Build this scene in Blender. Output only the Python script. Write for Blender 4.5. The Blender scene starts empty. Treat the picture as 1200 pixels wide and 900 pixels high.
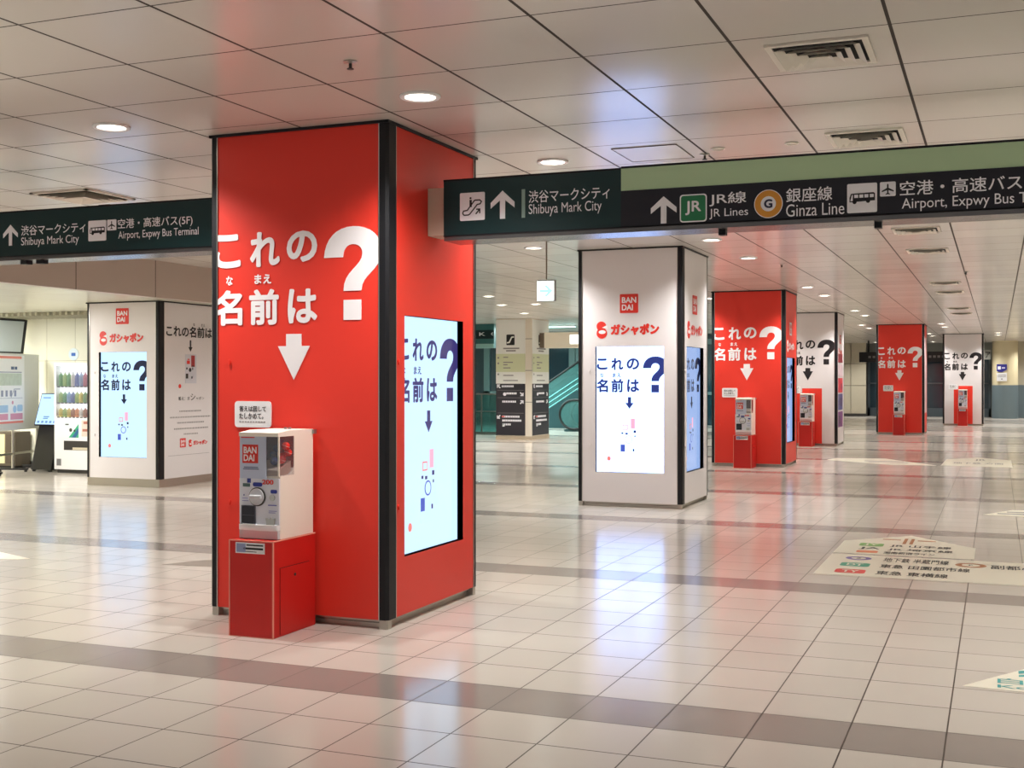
import bpy, bmesh, math, random
from mathutils import Vector, Matrix
random.seed(7)
scene = bpy.context.scene
COL = scene.collection

# ------------------------------------------------------------------ camera, world, exposure
YAW = math.radians(22.0)
cd = bpy.data.cameras.new('camera')
cam = bpy.data.objects.new('camera', cd); COL.objects.link(cam)
cam.location = (0, 0, 1.5)
cam.rotation_euler = (math.radians(90), 0, YAW)
cd.sensor_width = 36.0
cd.lens = 1408.0 / 1200.0 * 36.0
cd.shift_y = -4.0 / 1200.0
cd.clip_end = 200
scene.camera = cam
w = bpy.data.worlds.new('world'); scene.world = w; w.use_nodes = True
w.node_tree.nodes['Background'].inputs[0].default_value = (1.0, 0.98, 0.97, 1)
w.node_tree.nodes['Background'].inputs[1].default_value = 0.5
scene.view_settings.view_transform = 'Standard'
scene.view_settings.look = 'None'
scene.view_settings.gamma = 1.0
scene.view_settings.use_curve_mapping = False
scene.view_settings.exposure = 0.25
scene.cycles.use_denoising = True
scene.cycles.max_bounces = 8
scene.cycles.diffuse_bounces = 5
scene.cycles.sample_clamp_indirect = 6.0
SPOT_W = 165.0            # watts of one ceiling downlight
CEIL = 3.07
LOWC = 2.62

# ------------------------------------------------------------------ materials
def lin(c):
    return tuple((v / 255 / 12.92) if v / 255 <= 0.04045 else ((v / 255 + 0.055) / 1.055) ** 2.4 for v in c)
MATS = {}
def mat(name, rgb, rough=0.5, metal=0.0, spec=0.5, emit=0.0, ecol=None, coat=0.0, noise=0.0, nscale=8.0):
    if name in MATS: return MATS[name]
    m = bpy.data.materials.new(name); m.use_nodes = True
    nt = m.node_tree; b = nt.nodes['Principled BSDF']
    c = lin(rgb)
    b.inputs['Base Color'].default_value = (*c, 1)
    b.inputs['Roughness'].default_value = rough
    b.inputs['Metallic'].default_value = metal
    b.inputs['Specular IOR Level'].default_value = spec
    b.inputs['Coat Weight'].default_value = coat
    if emit:
        b.inputs['Emission Color'].default_value = (*(lin(ecol) if ecol else c), 1)
        b.inputs['Emission Strength'].default_value = emit
    if noise:
        tc = nt.nodes.new('ShaderNodeTexCoord'); n = nt.nodes.new('ShaderNodeTexNoise')
        n.inputs['Scale'].default_value = nscale; n.inputs['Detail'].default_value = 4
        nt.links.new(tc.outputs['Object'], n.inputs['Vector'])
        mr = nt.nodes.new('ShaderNodeMapRange')
        mr.inputs['To Min'].default_value = 1 - noise; mr.inputs['To Max'].default_value = 1 + noise
        nt.links.new(n.outputs['Fac'], mr.inputs['Value'])
        mx = nt.nodes.new('ShaderNodeVectorMath'); mx.operation = 'SCALE'
        mx.inputs[0].default_value = c
        nt.links.new(mr.outputs[0], mx.inputs['Scale'])
        nt.links.new(mx.outputs[0], b.inputs['Base Color'])
    MATS[name] = m
    return m

def glass_mat(name, rgb, tint=0.25, rough=0.02):
    """thin tinted pane: part transparent, part gloss"""
    if name in MATS: return MATS[name]
    m = bpy.data.materials.new(name); m.use_nodes = True
    nt = m.node_tree; nt.nodes.clear()
    out = nt.nodes.new('ShaderNodeOutputMaterial')
    tr = nt.nodes.new('ShaderNodeBsdfTransparent'); tr.inputs[0].default_value = (*lin(rgb), 1)
    gl = nt.nodes.new('ShaderNodeBsdfGlossy'); gl.inputs['Roughness'].default_value = rough
    fr = nt.nodes.new('ShaderNodeFresnel')
    ge = nt.nodes.new('ShaderNodeNewGeometry'); io = nt.nodes.new('ShaderNodeMapRange')
    io.inputs['To Min'].default_value = 1.5; io.inputs['To Max'].default_value = 1 / 1.5
    nt.links.new(ge.outputs['Backfacing'], io.inputs['Value']); nt.links.new(io.outputs[0], fr.inputs[0])
    df = nt.nodes.new('ShaderNodeBsdfDiffuse'); df.inputs[0].default_value = (*lin(rgb), 1)
    m1 = nt.nodes.new('ShaderNodeMixShader'); m1.inputs[0].default_value = tint
    nt.links.new(tr.outputs[0], m1.inputs[1]); nt.links.new(df.outputs[0], m1.inputs[2])
    m2 = nt.nodes.new('ShaderNodeMixShader')
    nt.links.new(fr.outputs[0], m2.inputs[0]); nt.links.new(m1.outputs[0], m2.inputs[1]); nt.links.new(gl.outputs[0], m2.inputs[2])
    nt.links.new(m2.outputs[0], out.inputs[0])
    MATS[name] = m
    return m

def grid_mat(name, rgb, joint, px, py, ox, oy, jx, jy, rough, band=None, metal=0.0, var=0.03, bump=0.0, spec=0.5, axes=(0, 1), jrough=0.8):
    """square-grid surface in world metres: pitch px,py, offsets ox,oy, joint widths jx,jy;
    band = (rgb, first edge, width, period) along the second axis"""
    m = bpy.data.materials.new(name); m.use_nodes = True
    nt = m.node_tree; b = nt.nodes['Principled BSDF']; N = nt.nodes; L = nt.links
    geo = N.new('ShaderNodeTexCoord'); sep = N.new('ShaderNodeSeparateXYZ')
    L.new(geo.outputs['Object'], sep.inputs[0])
    def math_(op, a, bb=None, c=None):
        n = N.new('ShaderNodeMath'); n.operation = op
        for i, v in enumerate((a, bb, c)):
            if v is None: continue
            if isinstance(v, (int, float)): n.inputs[i].default_value = v
            else: L.new(v, n.inputs[i])
        return n.outputs[0]
    def line(s, pitch, off, wdt):
        t = math_('DIVIDE', math_('SUBTRACT', s, off), pitch)
        cell = math_('FLOOR', t)
        f = math_('SUBTRACT', t, cell)
        d = math_('MULTIPLY', math_('MINIMUM', f, math_('SUBTRACT', 1.0, f)), pitch)
        return cell, math_('LESS_THAN', d, wdt / 2)
    cx, lx = line(sep.outputs[axes[0]], px, ox, jx)
    cy, ly = line(sep.outputs[axes[1]], py, oy, jy)
    jm = math_('MAXIMUM', lx, ly)
    cv = N.new('ShaderNodeCombineXYZ'); L.new(cx, cv.inputs[0]); L.new(cy, cv.inputs[1])
    wn = N.new('ShaderNodeTexWhiteNoise'); wn.noise_dimensions = '2D'; L.new(cv.outputs[0], wn.inputs['Vector'])
    nz = N.new('ShaderNodeTexNoise'); nz.inputs['Scale'].default_value = 1.3; nz.inputs['Detail'].default_value = 5
    L.new(geo.outputs['Object'], nz.inputs['Vector'])
    k = math_('ADD', math_('ADD', 1 - var, math_('MULTIPLY', wn.outputs['Value'], var)), math_('MULTIPLY', math_('SUBTRACT', nz.outputs['Fac'], 0.5), var * 2))
    def rgbmix(fac, a, bb):
        n = N.new('ShaderNodeMix'); n.data_type = 'RGBA'
        L.new(fac, n.inputs['Factor'])
        for i, v in ((6, a), (7, bb)):
            if isinstance(v, tuple): n.inputs[i].default_value = (*v, 1)
            else: L.new(v, n.inputs[i])
        return n.outputs[2]
    base = lin(rgb)
    if band:
        brgb, b0, bw, bp = band
        t = math_('DIVIDE', math_('SUBTRACT', sep.outputs[axes[1]], b0), bp)
        f = math_('MULTIPLY', math_('SUBTRACT', t, math_('FLOOR', t)), bp)
        base = rgbmix(math_('LESS_THAN', f, bw), base, lin(brgb))
    sc = N.new('ShaderNodeVectorMath'); sc.operation = 'SCALE'
    if isinstance(base, tuple): sc.inputs[0].default_value = base
    else: L.new(base, sc.inputs[0])
    L.new(k, sc.inputs['Scale'])
    L.new(rgbmix(jm, sc.outputs[0], lin(joint)), b.inputs['Base Color'])
    rv = math_('ADD', math_('MULTIPLY', jm, jrough - rough), math_('ADD', rough, math_('MULTIPLY', wn.outputs['Value'], 0.03)))
    L.new(rv, b.inputs['Roughness'])
    b.inputs['Specular IOR Level'].default_value = spec
    b.inputs['Metallic'].default_value = metal
    if bump:
        bp_ = N.new('ShaderNodeBump'); bp_.inputs['Strength'].default_value = bump; bp_.inputs['Distance'].default_value = 0.01
        L.new(nz.outputs['Fac'], bp_.inputs['Height']); L.new(bp_.outputs[0], b.inputs['Normal'])
    MATS[name] = m
    return m

RED = mat('red_panel', (228, 56, 42), 0.42, spec=0.4)
REDP = mat('red_pedestal_paint', (205, 32, 26), 0.45, spec=0.4)
REDEDGE = mat('worn_red_edge', (235, 150, 130), 0.6)
WHITE = mat('white_panel', (226, 221, 222), 0.4, spec=0.4)
BLACK = mat('black_trim', (20, 20, 24), 0.5, spec=.3)
CORE = mat('dark_core', (14, 14, 15), 0.7)
ALU = mat('aluminium', (190, 188, 182), 0.3, metal=1.0)
STEEL = mat('brushed_plinth', (176, 170, 160), 0.35, metal=0.8)
INKW = mat('white_vinyl', (243, 238, 240), 0.5)
INKK = mat('black_vinyl', (22, 20, 24), 0.5)
INKR = mat('red_vinyl', (222, 48, 36), 0.5)
INKG = mat('grey_ink', (140, 136, 136), 0.6)
CREAM = mat('cream_plastic', (244, 236, 222), 0.35)
CARD = mat('pale_blue_card', (196, 204, 226), 0.4)
SCREEN_COOL = mat('screen_light_cool', (10, 10, 12), 0.15, emit=1.3, ecol=(180, 216, 255))
SCREEN_WHITE = mat('screen_light_white', (10, 10, 12), 0.15, emit=2.9, ecol=(166, 194, 255))
SCREEN_BLUE = mat('screen_light_blue', (10, 10, 12), 0.15, emit=0.75, ecol=(160, 190, 245))
SCR_NAVY = mat('screen_navy', (6, 6, 8), 0.2, emit=0.9, ecol=(34, 52, 128))
SCR_VIOLET = mat('screen_violet', (6, 6, 8), 0.2, emit=0.9, ecol=(62, 56, 116))
SCR_DARK = mat('screen_dark_navy', (6, 6, 8), 0.2, emit=0.9, ecol=(22, 30, 62))
SCR_PINK = mat('screen_pink', (6, 6, 8), 0.2, emit=0.95, ecol=(250, 178, 205))
SCR_PALE = mat('screen_pale', (6, 6, 8), 0.2, emit=1.2, ecol=(186, 216, 250))
SCR_RED = mat('screen_red', (6, 6, 8), 0.2, emit=0.95, ecol=(240, 130, 120))
SCR_BLUE = mat('screen_mid_blue', (6, 6, 8), 0.2, emit=0.95, ecol=(70, 90, 190))
SIGN_G = mat('sign_dark_green', (10, 46, 48), 0.35, spec=.35)
SIGN_K = mat('sign_black', (24, 23, 34), 0.35, spec=.35)
SIGN_PALE = mat('sign_pale_green', (186, 214, 172), 0.45)
SIGN_INK = mat('sign_white_print', (246, 245, 250), 0.4)
SIGN_GREYBAR = mat('sign_grey_green', (140, 165, 155), 0.4)
METAL_G = mat('grey_metal', (150, 148, 145), 0.35, metal=0.7)
BEIGE = mat('beige_metal', (206, 192, 172), 0.45)
VENTM = mat('vent_white', (228, 221, 208), 0.4)
LAMP = mat('lamp_lens', (255, 255, 255), 0.3, emit=9.0, ecol=(255, 244, 224))
TUBE = mat('tube_light', (255, 255, 255), 0.3, emit=4.0, ecol=(255, 250, 232))
TUBE_C = mat('tube_light_cyan', (255, 255, 255), 0.3, emit=2.5, ecol=(170, 250, 250))
GLASS = glass_mat('clear_window', (235, 235, 238), 0.04)
TEALG = glass_mat('teal_glass', (140, 190, 188), 0.22)
DARKG = mat('dark_glass', (30, 54, 64), 0.1, spec=0.8)
TEALW = mat('teal_wall', (60, 110, 112), 0.35)
BLUEGREY = mat('blue_grey_wainscot', (106, 122, 128), 0.4)
CREAMW = mat('cream_wall', (236, 232, 204), 0.5, noise=0.02)
PANELW = mat('beige_wall_panel', (196, 188, 166), 0.45, noise=0.04)
DKGREY = mat('dark_grey', (58, 56, 54), 0.5)
RUBBER = mat('black_rubber', (18, 18, 18), 0.5)
PLASTICW = mat('white_plastic', (238, 238, 240), 0.35)

# ------------------------------------------------------------------ mesh helpers
def box(bm, x0, x1, y0, y1, z0, z1, bevel=0.0):
    m = Matrix.Translation(((x0 + x1) / 2, (y0 + y1) / 2, (z0 + z1) / 2)) @ Matrix.Diagonal((abs(x1 - x0), abs(y1 - y0), abs(z1 - z0), 1))
    r = bmesh.ops.create_cube(bm, size=1.0, matrix=m)
    if bevel:
        vs = set(r['verts'])
        es = [e for e in bm.edges if e.verts[0] in vs and e.verts[1] in vs]
        bmesh.ops.bevel(bm, geom=es, offset=bevel, segments=2, affect='EDGES', profile=0.5)
def cyl(bm, c, axis, r, h, seg=24, r2=None):
    q = Vector((0, 0, 1)).rotation_difference(Vector(axis).normalized()).to_matrix().to_4x4()
    bmesh.ops.create_cone(bm, cap_ends=True, segments=seg, radius1=r, radius2=r if r2 is None else r2, depth=h, matrix=Matrix.Translation(c) @ q)
def sphere(bm, c, r, sc=(1, 1, 1), seg=16):
    bmesh.ops.create_uvsphere(bm, u_segments=seg, v_segments=max(6, seg // 2), radius=r, matrix=Matrix.Translation(c) @ Matrix.Diagonal((*sc, 1)))
def lathe(bm, prof, c=(0, 0, 0), seg=16):
    rings = []
    for r, z in prof:
        rings.append([bm.verts.new((c[0] + r * math.cos(2 * math.pi * i / seg), c[1] + r * math.sin(2 * math.pi * i / seg), c[2] + z)) for i in range(seg)])
    for a, b in zip(rings, rings[1:]):
        for i in range(seg):
            bm.faces.new((a[i], a[(i + 1) % seg], b[(i + 1) % seg], b[i]))
    bm.faces.new(list(reversed(rings[0]))); bm.faces.new(rings[-1])
def tube(bm, pts, r, seg=8):
    pts = [Vector(p) for p in pts]; rings = []
    for i, p in enumerate(pts):
        t = (pts[min(i + 1, len(pts) - 1)] - pts[max(i - 1, 0)]).normalized()
        up = Vector((0, 1, 0)) if abs(t.y) < 0.9 else Vector((1, 0, 0))
        a = t.cross(up).normalized(); b = t.cross(a)
        rings.append([bm.verts.new(p + a * r * math.cos(2 * math.pi * k / seg) + b * r * math.sin(2 * math.pi * k / seg)) for k in range(seg)])
    for a, b in zip(rings, rings[1:]):
        for i in range(seg):
            bm.faces.new((a[i], a[(i + 1) % seg], b[(i + 1) % seg], b[i]))
    bm.faces.new(rings[0]); bm.faces.new(list(reversed(rings[-1])))

class Plane:
    def __init__(s, o, u, v, n): s.o, s.u, s.v, s.n = Vector(o), Vector(u), Vector(v), Vector(n)
    def __call__(s, a, b, d=0.0): return s.o + s.u * a + s.v * b + s.n * d
def prism(bm, pl, pts, d0, d1):
    """outline pts on plane pl, from depth d0 to d1"""
    lo = [bm.verts.new(pl(a, b, d0)) for a, b in pts]; hi = [bm.verts.new(pl(a, b, d1)) for a, b in pts]
    n = len(pts)
    bm.faces.new(hi); bm.faces.new(list(reversed(lo)))
    for i in range(n):
        bm.faces.new((lo[i], lo[(i + 1) % n], hi[(i + 1) % n], hi[i]))
def rect(u0, v0, u1, v1): return [(u0, v0), (u1, v0), (u1, v1), (u0, v1)]
def rrect(u0, v0, u1, v1, r, n=5):
    P = []
    for cx, cy, a0 in ((u1 - r, v1 - r, 0), (u0 + r, v1 - r, 90), (u0 + r, v0 + r, 180), (u1 - r, v0 + r, 270)):
        for k in range(n + 1):
            a = math.radians(a0 + 90 * k / n); P.append((cx + r * math.cos(a), cy + r * math.sin(a)))
    return P
def circ(cx, cy, r, n=28, ry=None):
    return [(cx + r * math.cos(2 * math.pi * k / n), cy + (ry or r) * math.sin(2 * math.pi * k / n)) for k in range(n)]
def stroke(pts, wd):
    """outline of a thick polyline"""
    P = [Vector(p) for p in pts]; Lf = []; Rt = []
    for i, p in enumerate(P):
        d1 = (P[i] - P[i - 1]).normalized() if i else (P[1] - P[0]).normalized()
        d2 = (P[i + 1] - P[i]).normalized() if i < len(P) - 1 else d1
        d = (d1 + d2).normalized(); nrm = Vector((-d.y, d.x)); k = 1 / max(0.4, nrm.dot(Vector((-d1.y, d1.x))))
        Lf.append(p + nrm * wd / 2 * k); Rt.append(p - nrm * wd / 2 * k)
    return [tuple(p) for p in Rt + Lf[::-1]]

def obj(name, bm, m, parent=None, smooth=False, kind=None, label=None):
    if isinstance(bm, bmesh.types.BMesh):
        bmesh.ops.recalc_face_normals(bm, faces=bm.faces)
        me = bpy.data.meshes.new(name); bm.to_mesh(me); bm.free()
    else: me = bm
    me.materials.clear()
    me.materials.append(m)
    if smooth:
        for p in me.polygons: p.use_smooth = True
        me.set_sharp_from_angle(angle=math.radians(40))
    o = bpy.data.objects.new(name, me); COL.objects.link(o)
    if parent: o.parent = parent
    if kind: o['kind'] = kind
    if label: o['label'] = label
    return o
def tag(o, label, cat, group=None):
    o['label'] = label; o['category'] = cat
    if group: o['group'] = group
    return o
def thing(name, label, cat, loc=(0, 0, 0), rz=0.0, group=None):
    o = bpy.data.objects.new(name, None); COL.objects.link(o)
    o.location = loc; o.rotation_euler = (0, 0, rz); o.empty_display_size = 0.1
    return tag(o, label, cat, group)
def dup(root, loc, label, rz=None, group=None):
    r = root.copy(); COL.objects.link(r); r.location = loc; r['label'] = label
    if rz is not None: r.rotation_euler = (0, 0, rz)
    if group: r['group'] = group
    for ch in list(root.children):
        c = ch.copy(); COL.objects.link(c); c.parent = r
        for g in list(ch.children):
            d = g.copy(); COL.objects.link(d); d.parent = c
    return r
def struct(name, bm, m, parent=None): return obj(name, bm, m, parent, kind='structure')

def flat(name, pl, polys, m, parent, d0=0.0, d1=0.003, clip=None):
    bm = bmesh.new()
    for p in polys: prism(bm, pl, p, d0, d1)
    do_clip(bm, pl, clip)
    return obj(name, bm, m, parent)
def flats(name, pl, polys, m, parent, d0=0.0, d1=0.003):
    for p in polys: flat(name, pl, [p], m, parent, d0, d1)
def do_clip(bm, pl, clip):
    if not clip: return
    for c, sgn in ((clip[0], -1), (clip[1], 1)):
        if c is None: continue
        g = list(bm.verts) + list(bm.edges) + list(bm.faces)
        bmesh.ops.bisect_plane(bm, geom=g, dist=1e-6, plane_co=pl(c, 0, 0), plane_no=pl.u * sgn, clear_outer=True)
_T = {}
def glyphs(body, bold):
    key = (body, bold)
    if key not in _T:
        c = bpy.data.curves.new('t', 'FONT'); c.body = body; c.size = 1; c.offset = bold; c.resolution_u = 4
        o = bpy.data.objects.new('t', c); COL.objects.link(o)
        dg = bpy.context.evaluated_depsgraph_get()
        me = bpy.data.meshes.new_from_object(o.evaluated_get(dg))
        V = [(v.co.x, v.co.y) for v in me.vertices]; F = [tuple(p.vertices) for p in me.polygons]
        bpy.data.objects.remove(o); bpy.data.meshes.remove(me); bpy.data.curves.remove(c)
        _T[key] = (V, F)
    return _T[key]
def add_text(bm, body, pl, b, bold=0.0, d=0.004, clip=None):
    V, F = glyphs(body, 0.0)
    xs = [v[0] for v in V]; ys = [v[1] for v in V]
    x0, x1, y0, y1 = min(xs), max(xs), min(ys), max(ys)
    u0, v0, u1, v1 = b
    # heavier weights: the glyph outline is overprinted at small shifts
    r = bold; offs = [(0, 0)] if r <= 0 else [(r * math.cos(math.pi * k / 6), r * math.sin(math.pi * k / 6)) for k in range(12)] + [(0, 0)]
    x0 -= r; x1 += r; y0 -= r; y1 += r
    for j, (ox, oy) in enumerate(offs):
        vs = [bm.verts.new(pl(u0 + (x + ox - x0) / (x1 - x0) * (u1 - u0), v0 + (y + oy - y0) / (y1 - y0) * (v1 - v0), d + j * 2e-5)) for x, y in V]
        for f in F:
            try: bm.faces.new([vs[i] for i in f])
            except ValueError: pass
def text(name, items, pl, m, parent, bold=0.0, d=0.004, clip=None):
    """items: [(body, (u0,v0,u1,v1))...] one flat print"""
    o = None; lines = {}
    for it in items:      # glyphs of one line stay together, each line is a piece of its own
        lines.setdefault((round(it[1][1], 1), it[3] if len(it) > 3 else (0 if len(it[0]) == 1 else it[0])), []).append(it)
    for ln in lines.values():
        bm = bmesh.new()
        for it in ln: add_text(bm, it[0], pl, it[1], it[2] if len(it) > 2 else bold, d)
        do_clip(bm, pl, clip)
        me = bpy.data.meshes.new(name); bm.to_mesh(me); bm.free()
        o = obj(name, me, m, parent)
    return o

# ------------------------------------------------------------------ setting
FLOOR = grid_mat('floor_tile', (206, 198, 187), (70, 58, 48), 0.391, 0.4044, -0.20, 5.04, 0.0065, 0.008, 0.15,
                 band=((150, 140, 133), 5.04, 0.4044, 3.64), var=0.05, bump=0.02, spec=0.55, jrough=0.6)
CEILM = grid_mat('ceiling_panel', (222, 216, 209), (52, 42, 34), 0.713, 0.716, -0.44, 4.10, 0.016, 0.010, 0.21, var=0.02, bump=0.03, spec=0.6, metal=0.08)
LOWM = grid_mat('low_ceiling_panel', (220, 218, 200), (120, 116, 100), 0.9, 1.8, -10.4, 5.0, 0.005, 0.005, 0.22, var=0.02, spec=0.6)
FASM = grid_mat('fascia_panel', (176, 160, 148), (60, 50, 44), 1.46, 5.0, 11.35, -1.0, 0.012, 0.001, 0.35, var=0.02, axes=(1, 2))
RWALL = mat('wall_beige', (238, 232, 222), 0.5, noise=0.02)

bm = bmesh.new(); box(bm, -20, 6, -5, 58, -0.12, 0); struct('floor', bm, FLOOR)
bm = bmesh.new(); box(bm, -10.2, 6, -5, 58, CEIL, CEIL + 0.12); box(bm, -20, -10.2, 21.5, 58, CEIL, CEIL + 0.12); struct('ceiling', bm, CEILM)
bm = bmesh.new(); box(bm, -20, -10.32, -5, 21.38, LOWC, LOWC + 0.1); struct('ceiling_low', bm, LOWM)
bm = bmesh.new(); box(bm, -10.32, -10.2, -5, 21.5, LOWC - 0.03, CEIL); struct('trim_1', bm, FASM)
bm = bmesh.new(); box(bm, -20, -10.32, 21.38, 21.5, LOWC, CEIL); struct('trim_2', bm, PANELW)
bm = bmesh.new(); box(bm, 6, 6.12, -5, 58, 0, CEIL); struct('wall_right', bm, RWALL)
bm = bmesh.new(); box(bm, -20.12, -20, -5, 58, 0, CEIL); struct('wall_left', bm, RWALL)
# side bay on the left: cream back wall with panel joints
BAYM = grid_mat('bay_wall', (238, 237, 218), (168, 164, 142), 0.62, 1.12, -14.0, 0.72, 0.008, 0.006, 0.45, var=0.015, axes=(0, 2))
bm = bmesh.new(); box(bm, -20, -12.6, 16.25, 16.4, 0, LOWC); struct('wall_bay', bm, BAYM)
bm = bmesh.new(); box(bm, -17.0, -16.88, 4, 16.25, 0, LOWC); struct('wall_side', bm, CREAMW)
bm = bmesh.new(); box(bm, -16.88, -12.6, 16.23, 16.25, 0, 0.10); struct('baseboard_bay', bm, DKGREY)
# slatted grille along the bay ceiling
bm = bmesh.new()
for k in range(34):
    x = -16.6 + k * 0.125
    prism(bm, Plane((x, 15.3, LOWC), (0, 1, 0), (0, 0, 1), (1, 0, 0)), [(0, -0.002), (0.9, -0.002), (0.9, -0.06), (0, -0.06)], 0, 0.05)
struct('trim_3', bm, mat('grille_olive', (176, 172, 152), 0.5))

# far end of the concourse
bm = bmesh.new(); box(bm, -12, 6, 53.2, 53.4, 0, CEIL); struct('wall_back', bm, mat('far_wall_grey', (120, 124, 120), 0.45, noise=0.05))
bm = bmesh.new()
for a, b in ((-7.6, -6.68), (-6.66, -5.72), (-5.70, -5.10)):
    for z0, z1 in ((0.12, 1.28), (1.30, 2.2), (2.22, CEIL)): box(bm, a, b, 52.1, 52.3, z0, z1)
struct('wall_panels', bm, PANELW)
bm = bmesh.new(); box(bm, -7.6, -5.10, 52.08, 53.2, 0, 0.12); box(bm, -7.6, -5.10, 52.3, 53.2, 0.12, CEIL); struct('wall_panel_core', bm, DKGREY)
for i, (a, b) in enumerate(((-5.1, -3.3), (-3.1, -1.7), (-1.5, -0.25))):
    wf = bmesh.new()
    for r_ in ((a, a + 0.08, 0, 2.5), (b - 0.08, b, 0, 2.5), (a, b, 2.42, 2.5), (a, b, 0.0, 0.35), (a, b, 1.36, 1.41)): box(wf, r_[0], r_[1], 53.0, 53.2, r_[2], r_[3])
    f_ = struct('window_%d' % (i + 2), wf, mat('slate_frame', (74, 86, 92), 0.4))
    g = bmesh.new(); box(g, a + 0.08, b - 0.08, 53.1, 53.12, 0.35, 2.42); obj('pane', g, DARKG, f_)
bm = bmesh.new(); box(bm, 0.78, 6, 52.5, 53.2, 1.32, CEIL); struct('wall_end_upper', bm, PANELW)
bm = bmesh.new(); box(bm, 0.78, 6, 52.49, 53.2, 0, 1.32); struct('wall_end_lower', bm, BLUEGREY)

# glazed hall behind the left row
bm = bmesh.new(); box(bm, -20, -6, 40.0, 40.2, 0, CEIL); struct('wall_hall', bm, mat('hall_wall', (38, 58, 64), 0.3))
for i in range(6):
    a = -17.2 + i * 1.75
    wf = bmesh.new()
    for r_ in ((a, a + 0.22, 0, 2.9), (a + 1.5, a + 1.72, 0, 2.9), (a, a + 1.72, 1.02, 1.12), (a, a + 1.72, 2.72, 2.9)): box(wf, r_[0], r_[1], 39.85, 40.0, r_[2], r_[3])
    f_ = struct('window_%d' % (i + 6), wf, mat('teal_frame', (96, 122, 122), 0.35))
    g = bmesh.new(); box(g, a + 0.22, a + 1.5, 39.93, 39.95, 0.0, 2.72); obj('pane', g, DARKG, f_)

# ------------------------------------------------------------------ pillars
W, D = 1.27, 1.32
OF = .033          # the printed layout starts this far in from the left edge
ED = 0.045
def qmark(u0, v0, h, wd):
    """heavy question mark with square dot; box u0.., v0.., height h, full width wd"""
    X = lambda x: u0 + (x - 502) / 236 * wd
    Y = lambda y: v0 + (522 - y) / 392 * h
    def bez(p0, p1, p2, p3, n=8):
        out = []
        for k in range(n):
            t = k / n; s = 1 - t
            out.append(tuple(s ** 3 * p0[i] + 3 * s * s * t * p1[i] + 3 * s * t * t * p2[i] + t ** 3 * p3[i] for i in (0, 1)))
        return out
    P = bez((502, 258), (506, 180), (550, 130), (622, 130)) + bez((622, 130), (690, 130), (738, 175), (738, 238)) + \
        bez((738, 238), (738, 320), (656, 330), (655, 400), 8) + [(655, 400), (583, 400)] + \
        bez((583, 400), (580, 315), (660, 300), (660, 245), 8) + bez((660, 245), (660, 220), (644, 205), (620, 205)) + \
        bez((620, 205), (596, 205), (582, 225), (580, 258)) + [(580, 258)]
    return [[(X(x), Y(y)) for x, y in P], [(X(583), Y(522)), (X(655), Y(522)), (X(655), Y(438)), (X(583), Y(438))]]
def down_arrow(cx, v0, v1, hw, sw, vh):
    return [(cx, v0), (cx + hw, vh), (cx + sw, vh), (cx + sw, v1), (cx - sw, v1), (cx - sw, vh), (cx - hw, vh)]
def logo_square(pl, u0, v0, s, parent, m=INKR, ink=INKW, d=0.003):
    o = flat('logo_square', pl, [rrect(u0, v0, u0 + s, v0 + s, s * 0.05)], m, parent, 0, d)
    text('logo_lettering', [('BAN', (u0 + .11 * s, v0 + .53 * s, u0 + .90 * s, v0 + .84 * s)), ('DAI', (u0 + .11 * s, v0 + .14 * s, u0 + .72 * s, v0 + .45 * s))], pl, ink, o if parent.parent is None else parent, 0.03, d + 0.002)
    return o
def logo_word(pl, u0, v0, u1, v1, parent, m=INKR, ink=INKW, d=0.003):
    """round capsule mark followed by the katakana word"""
    h = v1 - v0; r = h * .5; cw = (u1 - u0) * 0.17
    cx = u0 + cw / 2
    up = circ(cx - cw * .04, v0 + .72 * h, cw * .46, 24, .28 * h); lo = circ(cx, v0 + .32 * h, cw * .5, 24, .32 * h)
    flat('capsule_mark', pl, [lo], m, parent, 0, d)
    flat('capsule_mark', pl, [up], m, parent, 0, d + .0004)
    flat('capsule_shine', pl, [circ(cx + .04 * cw, v0 + .38 * h, cw * .34, 18, .11 * h), [(cx + cw * .5, v0 + .78 * h), (cx + cw * .02, v0 + .64 * h), (cx + cw * .55, v0 + .55 * h)]], ink, parent, 0, d + .001)
    text('logo_word', [('ガシャポン', (u0 + (u1 - u0) * .23, v0 + .18 * h, u1, v0 + .84 * h))], pl, m, parent, 0.065, d)
def slogan(pl, parent, ink, clip):
    text('lettering', [('こ', (-.012, 2.215, .192, 2.43)), ('れ', (.262, 2.215, .482, 2.435)), ('の', (.532, 2.235, .752, 2.43)),
                       ('名', (-.008, 1.85, .205, 2.075)), ('前', (.255, 1.85, .475, 2.075)), ('は', (.54, 1.855, .752, 2.07))], pl, ink, parent, 0.034, .004, clip)
    text('ruby_lettering', [('な', (.082, 2.105, .132, 2.165)), ('まえ', (.295, 2.108, .42, 2.168))], pl, ink, parent, 0.03, .004)
    flat('question_mark', pl, qmark(.80, 1.87, .57, .40), ink, parent, 0, .004, clip)
    flat('arrow', pl, [down_arrow(.583, 1.505, 1.79, .115, .055, 1.715)], ink, parent, 0, .004)
def notice(pl, parent):
    o = flat('notice_plate', pl, [rrect(.15, 1.205, .42, 1.37, .022)], PLASTICW, parent, 0, .008)
    t = [('答えは回して', (.185, 1.305, .385, 1.34), .02), ('たしかめて。', (.185, 1.258, .365, 1.295), .02)]
    text('notice_lettering', t, pl, INKK, parent, .02, .0095)
    flat('fine_print', pl, [rect(.185 + k * .02, 1.236, .199 + k * .02, 1.243) for k in range(10)], INKG, parent, 0, .009)
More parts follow.
